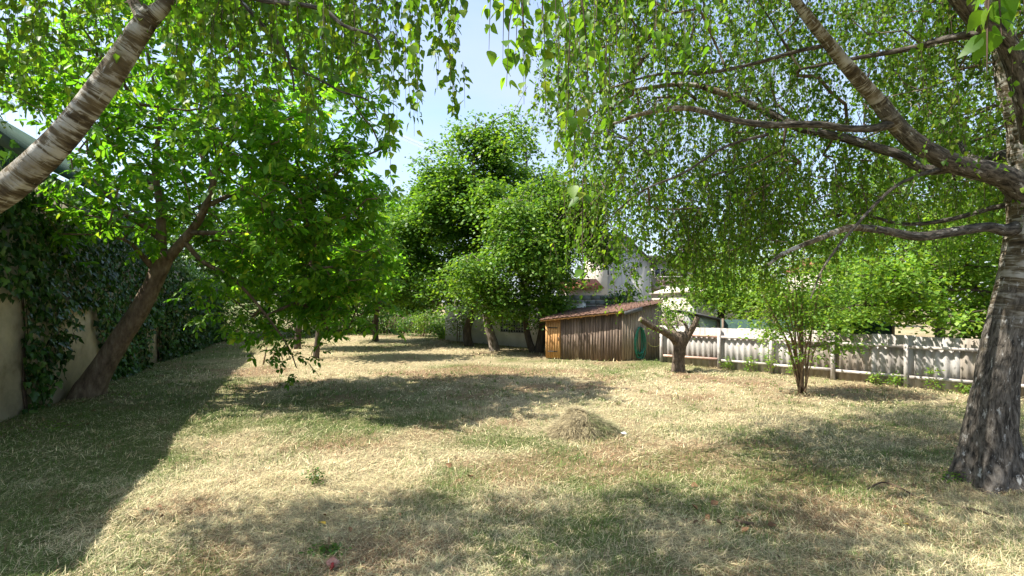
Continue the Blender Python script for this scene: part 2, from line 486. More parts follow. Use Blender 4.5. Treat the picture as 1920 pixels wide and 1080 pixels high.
M['render_wall'] = mat_simple('render_wall', [(0.3, (0.50, 0.485, 0.46)), (0.6, (0.68, 0.665, 0.63)), (0.8, (0.75, 0.735, 0.70))], 1.3, 0.9, 0.2, detail=8, bscale=12)
M['block_wall'] = mat_simple('block_wall', [(0.3, (0.16, 0.16, 0.155)), (0.6, (0.30, 0.30, 0.29)), (0.8, (0.40, 0.40, 0.385))], 2.5, 0.9, 0.4, island=0.15)
M['house_white'] = mat_simple('house_white', [(0.3, (0.46, 0.445, 0.415)), (0.7, (0.58, 0.565, 0.535))], 0.8, 0.9, 0.1)
M['house_cream'] = mat_simple('house_cream', [(0.3, (0.44, 0.39, 0.32)), (0.7, (0.56, 0.51, 0.43))], 0.8, 0.9, 0.1)
M['roof_tile'] = mat_simple('roof_tile', [(0.3, (0.22, 0.075, 0.045)), (0.6, (0.40, 0.15, 0.085)), (0.8, (0.50, 0.23, 0.14))], 5, 0.85, 0.3, island=0.25)
M['glass_dark'] = mat_simple('glass_dark', [(0.3, (0.02, 0.024, 0.03)), (0.7, (0.05, 0.06, 0.075))], 2, 0.12, 0, spec=0.6)
M['shutter'] = mat_simple('shutter', [(0.3, (0.42, 0.41, 0.40)), (0.7, (0.58, 0.57, 0.56))], 3, 0.6, 0.1)
M['balcony_wood'] = mat_simple('balcony_wood', [(0.3, (0.20, 0.14, 0.11)), (0.7, (0.32, 0.24, 0.20))], 6, 0.8, 0.2, island=0.2)
M['roof_sheet'] = mat_simple('roof_sheet', [(0.32, (0.035, 0.020, 0.015)), (0.48, (0.105, 0.055, 0.038)), (0.62, (0.175, 0.105, 0.075)), (0.75, (0.30, 0.24, 0.185))], 11, 0.9, 0.5, detail=9, bscale=40, island=0.12)
M['plank_dark'] = mat_plank('plank_dark', [(0.3, (0.055, 0.040, 0.032)), (0.5, (0.15, 0.108, 0.082)), (0.64, (0.26, 0.195, 0.150)), (0.8, (0.36, 0.295, 0.24))], 0.34)
M['plank_grey'] = mat_plank('plank_grey', [(0.3, (0.13, 0.095, 0.070)), (0.5, (0.28, 0.215, 0.160)), (0.64, (0.40, 0.325, 0.25)), (0.8, (0.48, 0.41, 0.33))], 0.18)
M['plank_new'] = mat_plank('plank_new', [(0.3, (0.26, 0.125, 0.045)), (0.5, (0.44, 0.235, 0.090)), (0.7, (0.58, 0.36, 0.16))], 0.14)
M['slate_board'] = mat_simple('slate_board', [(0.3, (0.06, 0.06, 0.062)), (0.7, (0.13, 0.13, 0.135))], 8, 0.8, 0.2)
M['iron'] = mat_simple('iron', [(0.3, (0.02, 0.018, 0.016)), (0.7, (0.06, 0.05, 0.045))], 20, 0.6, 0.1)
M['hose_green'] = mat_simple('hose_green', [(0.3, (0.010, 0.115, 0.070)), (0.7, (0.020, 0.20, 0.125))], 9, 0.4, 0, spec=0.5, island=0.3)
M['hose_yellow'] = mat_simple('hose_yellow', [(0.3, (0.33, 0.29, 0.08)), (0.7, (0.46, 0.42, 0.15))], 9, 0.5, 0)
M['brass'] = mat_simple('brass', [(0.3, (0.25, 0.20, 0.12)), (0.7, (0.50, 0.45, 0.35))], 9, 0.4, 0)
M['sheet'] = mat_simple('sheet', [(0.28, (0.15, 0.13, 0.115)), (0.46, (0.30, 0.275, 0.25)), (0.62, (0.42, 0.40, 0.38)), (0.8, (0.50, 0.485, 0.47))], 2.2, 0.85, 0.25, detail=9, stretch=(1, 1, 0.35), bscale=20, island=0.10)
M['sheet_brown'] = mat_simple('sheet_brown', [(0.28, (0.12, 0.095, 0.072)), (0.46, (0.24, 0.20, 0.16)), (0.62, (0.34, 0.30, 0.255)), (0.8, (0.42, 0.385, 0.34))], 2.2, 0.85, 0.25, detail=9, stretch=(1, 1, 0.35), bscale=20, island=0.10)
M['white_wood'] = mat_simple('white_wood', [(0.3, (0.28, 0.24, 0.21)), (0.55, (0.46, 0.42, 0.39)), (0.8, (0.54, 0.51, 0.48))], 6, 0.8, 0.25, island=0.08)
M['pink_wood'] = mat_simple('pink_wood', [(0.3, (0.38, 0.21, 0.155)), (0.6, (0.54, 0.36, 0.29)), (0.8, (0.62, 0.49, 0.42))], 6, 0.8, 0.25, island=0.12)
M['green_metal'] = mat_simple('green_metal', [(0.3, (0.018, 0.036, 0.024)), (0.7, (0.036, 0.062, 0.042))], 2, 0.9, 0.05, island=0.1, spec=0.08)
M['green_trim'] = mat_simple('green_trim', [(0.3, (0.03, 0.045, 0.033)), (0.7, (0.05, 0.065, 0.05))], 2, 0.9, 0, spec=0.08)
M['screen'] = mat_simple('screen', [(0.3, (0.012, 0.035, 0.028)), (0.7, (0.028, 0.065, 0.052))], 6, 0.8, 0.1)
M['reed'] = mat_simple('reed', [(0.3, (0.025, 0.018, 0.012)), (0.7, (0.09, 0.065, 0.045))], 4, 0.9, 0.2, stretch=(1, 1, 0.2), island=0.4)
M['dead_leaf'] = mat_simple('dead_leaf', [(0.3, (0.085, 0.042, 0.020)), (0.7, (0.22, 0.125, 0.06))], 12, 0.8, 0, island=0.4)
M['yellow_leaf'] = mat_simple('yellow_leaf', [(0.3, (0.55, 0.33, 0.03)), (0.7, (0.70, 0.46, 0.05))], 20, 0.6, 0)
M['paper'] = mat_simple('paper', [(0.3, (0.74, 0.73, 0.71)), (0.7, (0.82, 0.81, 0.80))], 12, 0.7, 0.2)
M['wrapper_pink'] = mat_simple('wrapper_pink', [(0.4, (0.30, 0.14, 0.10)), (0.6, (0.42, 0.25, 0.20))], 22, 0.45, 0.2)
M['wrapper_red'] = mat_simple('wrapper_red', [(0.3, (0.18, 0.010, 0.010)), (0.7, (0.30, 0.02, 0.02))], 20, 0.35, 0)
M['ball'] = mat_simple('ball', [(0.3, (0.60, 0.46, 0.34)), (0.7, (0.74, 0.62, 0.48))], 20, 0.7, 0.3)
M['flue'] = mat_simple('flue', [(0.3, (0.10, 0.07, 0.05)), (0.7, (0.20, 0.15, 0.11))], 8, 0.9, 0.3)
m_, n_, l_, o_ = new_mat('vapour')
d_ = n_.new('ShaderNodeBsdfDiffuse'); d_.inputs['Color'].default_value = (0.85, 0.85, 0.85, 1)
t2_ = n_.new('ShaderNodeBsdfTranslucent'); t2_.inputs['Color'].default_value = (0.85, 0.85, 0.85, 1)
x0_ = n_.new('ShaderNodeMixShader'); l_.new(d_.outputs[0], x0_.inputs[1]); l_.new(t2_.outputs[0], x0_.inputs[2])
t_ = n_.new('ShaderNodeBsdfTransparent'); x_ = n_.new('ShaderNodeMixShader'); x_.inputs['Fac'].default_value = 0.16
l_.new(t_.outputs[0], x_.inputs[1]); l_.new(x0_.outputs[0], x_.inputs[2]); l_.new(x_.outputs[0], o_.inputs['Surface'])
M['vapour'] = m_
m_, n_, l_, o_ = new_mat('pane')
g_ = n_.new('ShaderNodeBsdfPrincipled'); g_.inputs['Base Color'].default_value = (0.35, 0.45, 0.42, 1); g_.inputs['Roughness'].default_value = 0.2
t_ = n_.new('ShaderNodeBsdfTransparent'); t_.inputs['Color'].default_value = (0.72, 0.82, 0.78, 1)
x_ = n_.new('ShaderNodeMixShader'); x_.inputs['Fac'].default_value = 0.45
l_.new(t_.outputs[0], x_.inputs[1]); l_.new(g_.outputs[0], x_.inputs[2]); l_.new(x_.outputs[0], o_.inputs['Surface'])
M['pane'] = m_

# ------------------------------------------------------------------ the lawn
WALL0, WDIR = A3(-9.0, 9.2, 0), A3(-0.36, 0.933, 0)      # left boundary wall
WNRM = A3(0.933, 0.36, 0)
FEN0, FDIR = A3(6.4, 16.2, 0), A3(0.67, -0.742, 0)       # corrugated fence on the right
FNRM = A3(-0.742, -0.67, 0)


def lawn_tint(x, y):
    """colour of the turf at a place: straw, green, bare brown"""
    g = fbm(x * 0.33, y * 0.33, 21, 4) + 0.35 * (fbm(x * 1.7, y * 1.7, 41, 3) - 0.5)
    wall = (x - WALL0[0]) * WNRM[0] + (y - WALL0[1]) * WNRM[1]
    g = g + 0.55 * np.clip(1 - wall / 4.2, 0, 1) + 0.14 * np.exp(-((x - 5.6) / 2.6) ** 2 - ((y - 8.2) / 1.9) ** 2) + 0.14 * np.exp(-((x + 2.6) / 3.4) ** 2 - ((y - 10.2) / 2.2) ** 2)
    b = fbm(x * 0.8 + 5, y * 0.8, 63, 4)
    b = b + 0.75 * np.exp(-(((x + 0.9) / 2.1) ** 2 + ((y - 15.4) / 1.1) ** 2)) + 0.15 * np.exp(-(((x + 2.6) / 1.3) ** 2 + ((y - 5.0) / 1.2) ** 2))
    b = b + 0.25 * np.exp(-(((x + 8.2) / 1.2) ** 2 + ((y - 15.5) / .8) ** 2))
    g = np.clip((g - 0.46) / 0.32, 0, 1)[:, None]
    b = np.clip((b - 0.53) / 0.22, 0, 1)[:, None]
    straw, green, brown = A3(0.56, 0.455, 0.26), A3(0.20, 0.225, 0.07), A3(0.36, 0.225, 0.125)
    c = straw * (1 - g) + green * g
    return c * (1 - 0.75 * b) + brown * 0.75 * b, g[:, 0], b[:, 0]


def grid(xs, ys, hole=None):
    X, Y = np.meshgrid(xs, ys)
    x, y = X.ravel(), Y.ravel()
    V = np.stack([x, y, gz(x, y)], 1)
    nx = len(xs)
    i, j = np.meshgrid(np.arange(len(ys) - 1), np.arange(nx - 1), indexing='ij')
    a = (i * nx + j).ravel()
    return V, np.stack([a, a + 1, a + nx + 1, a + nx], 1)


def spaced(a, b, lo, hi, fine0, fine1, fine):
    out = [a]
    while out[-1] < b:
        t = out[-1]
        dist = max(fine0 - t, t - fine1, 0)
        out.append(t + fine + dist * 0.12)
    return np.array(out)


xs = np.concatenate([-spaced(11, 900, 0, 0, 11, 11, 0.12)[::-1], np.arange(-10.88, 11.9, 0.12), spaced(12, 900, 0, 0, 12, 12, 0.12)])
ys = np.concatenate([-spaced(0, 300, 0, 0, 0, 0, 0.3)[::-1][:-1], np.arange(0, 2.9, 0.3), np.arange(3.0, 15, 0.11), spaced(15, 1200, 0, 0, 15, 15, 0.15)])
V, F = grid(xs, ys)
col, _, _ = lawn_tint(V[:, 0], V[:, 1])
lawn = obj('lawn_ground', make_mesh('lawn_ground', V, [F], col=col * 0.62), M['soil_lawn'])  # ground tint darkened so the gaps between strands look shaded
lawn['kind'] = 'structure'
lawn['label'] = 'dry mown lawn of straw, thin green grass and bare brown patches'


def blades(x, y, z, length, width, tilt, az, col, curl):
    """bent grass blades: a quad and a tip triangle each"""
    n = len(x)
    b = np.stack([x, y, z], 1)
    hd = np.stack([np.cos(az), np.sin(az), np.zeros(n)], 1)
    sd = np.stack([-np.sin(az), np.cos(az), np.zeros(n)], 1)
    up = A3(0, 0, 1)
    d1 = hd * np.sin(tilt)[:, None] + up * np.cos(tilt)[:, None]
    t2 = tilt + curl
    d2 = hd * np.sin(t2)[:, None] + up * np.cos(t2)[:, None]
    mid = b + d1 * (length * 0.5)[:, None]
    tip = mid + d2 * (length * 0.5)[:, None]
    w = (width * 0.5)[:, None]
    V = np.stack([b - sd * w, b + sd * w, mid + sd * w * 0.85, mid - sd * w * 0.85, tip], 1).reshape(-1, 3)
    k = (np.arange(n) * 5)[:, None]
    return V, [k + np.array([[0, 1, 2, 3]]), k + np.array([[3, 2, 4]])], np.repeat(col, 5, 0)


def inside_plot(x, y):
    w = (x - WALL0[0]) * WNRM[0] + (y - WALL0[1]) * WNRM[1]
    f = (x - FEN0[0]) * FNRM[0] + (y - FEN0[1]) * FNRM[1]
    return (w > 0.02) & (f > -0.15) & (np.abs(x) < y * 1.04 + 0.6)


def scatter(n, y0, y1):
    # even per square metre inside the view wedge
    y = np.sqrt(RNG.uniform(y0 * y0, y1 * y1, n))
    x = RNG.uniform(-1.04, 1.04, n) * y
    k = inside_plot(x, y)
    return x[k], y[k]


acc_V, acc_Q, acc_T, acc_C, acc_n = [], [], [], [], 0
for (n, y0, y1, ls, ws) in ((160000, 3.5, 6.2, 1.0, 0.0033), (115000, 6.2, 10, 1.0, 0.0054), (65000, 10, 17, 1.15, 0.011), (40000, 17, 33, 1.6, 0.019)):
    x, y = scatter(n, y0, y1)
    m = len(x)
    c, g, b = lawn_tint(x, y)
    lush = fbm(x * 1.3 + 9, y * 1.3, 77, 3)
    isg = RNG.random(m) < np.clip(g * 0.75 + (lush - 0.5) * 1.2, 0.04, 0.72)
    upright = RNG.random(m) < np.where(isg, 0.55, 0.12)
    tilt = np.where(upright, RNG.uniform(0.05, 0.75, m), RNG.uniform(1.15, 1.54, m))
    swath = (fbm(x * 0.6, y * 0.6, 99, 3) - 0.5) * 9
    az = swath + RNG.normal(0, 1.5, m)
    ln = np.where(upright, RNG.uniform(0.03, 0.085, m) * (0.6 + lush * 0.9), 0.02 + 0.15 * RNG.random(m) ** 2.4) * ls
    straw = A3(0.66, 0.55, 0.33) * RNG.triangular(0.30, 1.15, 1.25, (m, 1)) * (1 + RNG.normal(0, 0.04, (m, 3)))
    pale = A3(0.55, 0.54, 0.31) * RNG.uniform(0.35, 1.2, (m, 1))
    grn = A3(0.115, 0.165, 0.042) * RNG.uniform(0.7, 1.5, (m, 1)) * (1 + RNG.normal(0, 0.06, (m, 3)))
    cc = np.where(isg[:, None], grn, np.where(RNG.random((m, 1)) < 0.30, pale, straw))
    bb = (RNG.random(m) < b * 0.65)[:, None]
    cc = np.where(bb & ~isg[:, None], A3(0.31, 0.20, 0.11) * RNG.uniform(0.6, 1.5, (m, 1)), cc)
    lift = np.where(upright, -0.004, RNG.uniform(0.0, 0.035, m) ** 1.0)
    v, f, cl = blades(x, y, gz(x, y) + lift, ln, RNG.uniform(0.7, 1.4, m) * ws, tilt, az, cc, RNG.uniform(-0.15, 0.35, m))
    acc_V.append(v); acc_Q.append(f[0] + acc_n); acc_T.append(f[1] + acc_n); acc_C.append(cl); acc_n += len(v)
cx, cy = scatter(1500, 3.6, 15)
for b_, r_, k_ in ((G(1855, 900), 0.50, 60), (G(168, 742), 0.50, 26), (G(1272, 697), 0.30, 22), (G(1505, 738), 0.26, 16)):
    t_ = RNG.uniform(0, 6.28, k_); q_ = r_ * RNG.uniform(0.75, 1.35, k_)
    cx = np.concatenate([cx, b_[0] + np.cos(t_) * q_]); cy = np.concatenate([cy, b_[1] + np.sin(t_) * q_])
nc = len(cx); per = 22
kind = RNG.random(nc); lushc = RNG.uniform(0.5, 1.3, nc)
x = np.repeat(cx, per) + RNG.normal(0, 1, nc * per) * np.repeat(RNG.uniform(0.02, 0.07, nc), per)
y = np.repeat(cy, per) + RNG.normal(0, 1, nc * per) * np.repeat(RNG.uniform(0.02, 0.07, nc), per)
kk = np.repeat(kind, per)[:, None]; m = len(x)
cc = np.where(kk < 0.5, A3(0.13, 0.19, 0.045), np.where(kk < 0.75, A3(0.52, 0.43, 0.24), A3(0.24, 0.16, 0.09))) * RNG.uniform(0.6, 1.4, (m, 1))
v, f, cl = blades(x, y, gz(x, y) - 0.004, RNG.uniform(0.03, 0.11, m) * np.repeat(lushc, per), RNG.uniform(0.003, 0.006, m) * np.maximum(1, y / 6), RNG.uniform(0.1, 1.1, m), RNG.uniform(0, 6.28, m), cc, RNG.uniform(0, 0.6, m))
acc_V.append(v); acc_Q.append(f[0] + acc_n); acc_T.append(f[1] + acc_n); acc_C.append(cl); acc_n += len(v)
x, y = scatter(9000, 3.5, 15); m = len(x)          # crumbs of dry leaf and soil
cc = np.where(RNG.random((m, 1)) < 0.7, A3(0.10, 0.065, 0.038), A3(0.34, 0.21, 0.12)) * RNG.uniform(0.5, 1.4, (m, 1))
v, f, cl = blades(x, y, gz(x, y) + RNG.uniform(0.006, 0.03, m), RNG.uniform(0.012, 0.04, m), RNG.uniform(0.008, 0.022, m), RNG.uniform(1.1, 1.7, m), RNG.uniform(0, 6.28, m), cc, RNG.uniform(-0.4, 0.4, m))
acc_V.append(v); acc_Q.append(f[0] + acc_n); acc_T.append(f[1] + acc_n); acc_C.append(cl); acc_n += len(v)
gr = obj('mown_grass', make_mesh('mown_grass', np.concatenate(acc_V), [np.concatenate(acc_Q), np.concatenate(acc_T)], col=np.concatenate(acc_C)), M['grass'], stuff=True)
gr['label'] = 'cut dry hay strands and short green grass over the lawn'
gr['category'] = 'grass'

# ------------------------------------------------------------------ leaves and trees
def leaf_mesh(name, outline, fold=0.16, droop=0.12):
    """a leaf of unit length along +y: two folded halves with a toothed rim"""
    V = []; F = []
    o = outline
    for yv in [q[1] for q in o]:
        V.append((0, yv, -droop * yv * yv))
    n = len(o)
    for s in (-1, 1):
        k = len(V)
        for (w, yv) in o:
            V.append((s * w, yv, abs(w) * fold - droop * yv * yv))
        for i in range(n - 1):
            q = [i, i + 1, k + i + 1, k + i]
            F.append(q if s < 0 else q[::-1])
    return make_mesh(name, np.array(V), [np.array(F)])


LEAFM = {
    'birch': [leaf_mesh('leaf', [(0.01, 0), (0.27, 0.10), (0.36, 0.24), (0.345, 0.33), (0.36, 0.37), (0.29, 0.50), (0.30, 0.53), (0.20, 0.66), (0.205, 0.69), (0.10, 0.83), (0.0, 1.0)], fd, dr) for fd, dr in ((0.2, 0.1), (0.35, 0.25), (0.1, 0.3))],
    'walnut': [leaf_mesh('leaf', [(0.01, 0), (0.14, 0.10), (0.215, 0.28), (0.235, 0.48), (0.20, 0.68), (0.11, 0.87), (0.0, 1.0)], fd, dr) for fd, dr in ((0.3, 0.2), (0.5, 0.35), (0.15, 0.1))],
    'ivy': [leaf_mesh('leaf', [(0.02, 0.0), (0.30, -0.04), (0.44, 0.12), (0.50, 0.30), (0.27, 0.42), (0.30, 0.60), (0.13, 0.82), (0.0, 1.0)], fd, dr) for fd, dr in ((0.2, 0.1), (0.3, 0.25))],
    'shrub': [leaf_mesh('leaf', [(0.01, 0), (0.20, 0.14), (0.28, 0.36), (0.24, 0.60), (0.13, 0.82), (0.0, 1.0)], fd, dr) for fd, dr in ((0.25, 0.2), (0.4, 0.1))],
}
WIDTH = {'birch': (0.36, 0.24, 0.24, 0.60), 'walnut': (0.20, 0.22, 0.20, 0.68), 'ivy': (0.46, 0.14, 0.28, 0.55), 'shrub': (0.25, 0.25, 0.22, 0.62), 'maple': (0.42, 0.30, 0.34, 0.68)}


class Leaves:
    def __init__(self, kind):
        self.kind = kind; self.p = []; self.d = []; self.n = []; self.s = []

    def add(self, p, d, n, s):
        d = nrm(d); n = n - d * (n * d).sum(1, keepdims=True)
        self.p.append(p); self.d.append(d); self.n.append(nrm(n)); self.s.append(np.broadcast_to(s, (len(p),)).astype(float))

    def build(self, parent, mat, singles=300, minpx=9.0):
        p, d, n, s = (np.concatenate(q) for q in (self.p, self.d, self.n, self.s))
        if self.kind in LEAFM and singles:
            yy = np.maximum(p[:, 1], 0.2)
            px = 960 + FPX * p[:, 0] / yy; py = HOR - FPX * (p[:, 2] - HC) / yy; sz = s / yy * FPX
            ok = (p[:, 1] > 0.4) & (px > 0) & (px < 1920) & (py > 0) & (py < 1080) & (sz > minpx)
            idx = np.where(ok)[0]
            idx = idx[np.argsort(-sz[idx])][:singles]
            base = ORIGIN[parent.name]
            sd = np.cross(d, n)
            for q, i in enumerate(idx):
                me = LEAFM[self.kind][q % len(LEAFM[self.kind])]
                o = bpy.data.objects.new('leaf', me)
                COL.objects.link(o)
                o.parent = parent
                if not me.materials:
                    me.materials.append(mat)
                R = np.stack([sd[i], d[i], n[i]], 1) * s[i]
                mt = Matrix.Identity(4)
                for a in range(3):
                    for b in range(3):
                        mt[a][b] = R[a, b]
                    mt[a][3] = p[i, a] - base[a]
                o.matrix_basis = mt
            keep = np.ones(len(p), bool); keep[idx] = False
            p, d, n, s = p[keep], d[keep], n[keep], s[keep]
        w1, y1, w2, y2 = WIDTH[self.kind]
        sd = np.cross(d, n); S = s[:, None]
        fold = 0.22
        if self.kind == 'maple':
            V = np.stack([p, p + S * (d * 0.45 - sd * 0.40), p + S * d, p + S * (d * 0.45 + sd * 0.40)], 1).reshape(-1, 3)
            k = (np.arange(len(p)) * 4)[:, None]
            return part('foliage', V, [k + np.array([[0, 1, 2, 3]])], mat, parent, stuff=True)
        pxs = s / np.maximum(p[:, 1], 0.3) * FPX
        inview = (np.abs(p[:, 0]) < p[:, 1] * 1.02) & (np.abs(p[:, 2] - HC) < p[:, 1] * 0.62)
        big = inview & (pxs > 9.5)

        def pick(k, *a):
            return [q[k] for q in a]
        pb, db, nb_, sb, Sb = pick(big, p, d, n, sd, S)
        V1 = np.stack([pb, pb + Sb * (db * y1 - sb * w1 + nb_ * w1 * fold), pb + Sb * (db * y2 - sb * w2 + nb_ * (w2 * fold - 0.05)), pb + Sb * (db - nb_ * 0.14),
                       pb + Sb * (db * y2 + sb * w2 + nb_ * (w2 * fold - 0.05)), pb + Sb * (db * y1 + sb * w1 + nb_ * w1 * fold)], 1).reshape(-1, 3)
        k = (np.arange(len(pb)) * 6)[:, None]
        F1 = np.concatenate([k + np.array([[0, 1, 2, 3]]), k + np.array([[0, 3, 4, 5]])])
        ps, ds, ns, ss, Ss = pick(~big, p, d, n, sd, S)
        ym = 0.5 * (y1 + y2); wm = max(w1, w2) * 1.06
        V2 = np.stack([ps, ps + Ss * (ds * ym - ss * wm + ns * wm * fold), ps + Ss * (ds - ns * 0.1), ps + Ss * (ds * ym + ss * wm + ns * wm * fold)], 1).reshape(-1, 3)
        F2 = (np.arange(len(ps)) * 4)[:, None] + np.array([[0, 1, 2, 3]]) + len(V1)
        V = np.concatenate([V1, V2]); F = np.concatenate([F1, F2])
        return part('foliage', V, [F], mat, parent, stuff=True)


def hanging(rng, L, tips, per, len_range, spacing, size, sway=0.25, jit=0.16):
    """pendulous twigs with leaves: returns the strand ends for the twig mesh"""
    n = len(tips) * per
    st = np.repeat(tips, per, 0) + rng.normal(0, jit, (n, 3)) * A3(1.2, 1.2, 0.6)
    ln = rng.uniform(*len_range, n)
    az = rng.uniform(0, 2 * np.pi, n)
    out = np.stack([np.cos(az), np.sin(az), np.zeros(n)], 1) * (rng.uniform(0.1, 1.0, n) * sway)[:, None]
    mid = st + (out * 0.75 - A3(0, 0, 0.42)) * ln[:, None]
    end = st + (out - A3(0, 0, 1.0)) * ln[:, None]
    m = np.maximum((ln / spacing).astype(int), 2)
    idx = np.repeat(np.arange(n), m)
    u = rng.uniform(0.08, 1.02, len(idx))[:, None]
    pos = (1 - u) ** 2 * st[idx] + 2 * u * (1 - u) * (2 * mid[idx] - 0.5 * (st[idx] + end[idx])) + u * u * end[idx]
    a2 = rng.uniform(0, 2 * np.pi, len(idx))
    hz = np.stack([np.cos(a2), np.sin(a2), np.zeros(len(idx))], 1)
    pos = pos + hz * 0.012
    d = hz * rng.uniform(0.2, 1.1, len(idx))[:, None] - A3(0, 0, 1) * rng.uniform(0.35, 1.0, len(idx))[:, None]
    nn = hz * 0.6 + A3(0, 0, 0.7) + rng.normal(0, 0.55, (len(idx), 3))
    L.add(pos, d, nn, size * rng.uniform(0.42, 1.25, len(idx)))
    return st, mid, end


def spray(rng, L, tips, per, rad, size, flat=0.45, droop=0.3):
    """flattish clusters of leaves round each twig end"""
    n = len(tips) * per
    off = rng.normal(0, 1, (n, 3)) * A3(rad, rad, rad * flat) * np.repeat(rng.uniform(0.55, 1.25, len(tips)), per)[:, None]
    pos = np.repeat(tips, per, 0) + off
    pos[:, 2] -= droop * np.linalg.norm(off[:, :2], axis=1)
    d = nrm(off * A3(1, 1, 0.3)) + rng.normal(0, 0.5, (n, 3)) - A3(0, 0, droop)
    nn = A3(0, 0, 1) + rng.normal(0, 0.48, (n, 3)) + nrm(off) * 0.35
    L.add(pos, d, nn, size * rng.uniform(0.45, 1.3, n))


def compound(rng, L, tips, per, rl, nl, size):
    """pinnate leaves: a stalk with paired leaflets and one at the end"""
    n = len(tips) * per
    st = np.repeat(tips, per, 0) + rng.normal(0, 0.16, (n, 3))
    az = rng.uniform(0, 2 * np.pi, n)
    el = rng.uniform(-0.9, 0.35, n)
    d = np.stack([np.cos(az) * np.cos(el), np.sin(az) * np.cos(el), np.sin(el)], 1)
    ln = rl * rng.uniform(0.7, 1.2, n)
    up = nrm(A3(0, 0, 1) + rng.normal(0, 0.35, (n, 3)))
    sd = nrm(np.cross(d, up)); up = np.cross(sd, d)
    for k in range(nl):
        t = 1.0 if k == nl - 1 else 0.35 + 0.6 * (k // 2) / max((nl - 1) / 2, 1)
        s = 0 if k == nl - 1 else (1 if k % 2 else -1)
        pos = st + d * (ln * t)[:, None] - A3(0, 0, 1) * (0.10 * t * t * ln)[:, None]
        dd = d * (1.0 if s == 0 else 0.55) + sd * s * 0.85 - A3(0, 0, 0.30) + rng.normal(0, 0.16, (n, 3))
        L.add(pos, dd, up + rng.normal(0, 0.25, (n, 3)), size * rng.uniform(0.75, 1.2, n) * (0.8 + 0.3 * t))
    return st, st + d * (ln * 0.5)[:, None], st + d * ln[:, None]


def in_blobs(rng, blobs, n, shell=0.55, gap=0.44, seed=0, freq=0.9, zmin=None, cut=None):
    """points filling a crown of ellipsoids, denser towards the outside, with holes"""
    out = []
    vol = np.array([b[1][0] * b[1][1] * b[1][2] for b in blobs]); vol = vol / vol.sum()
    got = 0
    while got < n:
        k = rng.choice(len(blobs), 600, p=vol)
        c = np.array([blobs[i][0] for i in k], float); r = np.array([blobs[i][1] for i in k], float)
        u = nrm(rng.normal(size=(600, 3)))
        q = rng.random(600) ** (1 / 3.0)
        q = np.where(rng.random(600) < shell, 1 - (1 - q) * 0.45, q)
        lump = 0.80 + 0.42 * fbm(np.arctan2(u[:, 1], u[:, 0]) * 1.6 + 11 * k, u[:, 2] * 2.5 + seed, seed + 5, 2)
        p = c + u * r * (q * lump)[:, None]
        hole = fbm(p[:, 0] * freq + p[:, 2] * freq * 0.7, p[:, 1] * freq + p[:, 2] * freq * 0.8, seed, 2)
        ok = hole > gap
        if zmin is not None:
            ok &= p[:, 2] > zmin
        if cut is not None:
            ok &= cut(p)
        out.append(p[ok]); got += ok.sum()
    return np.concatenate(out)[:n]


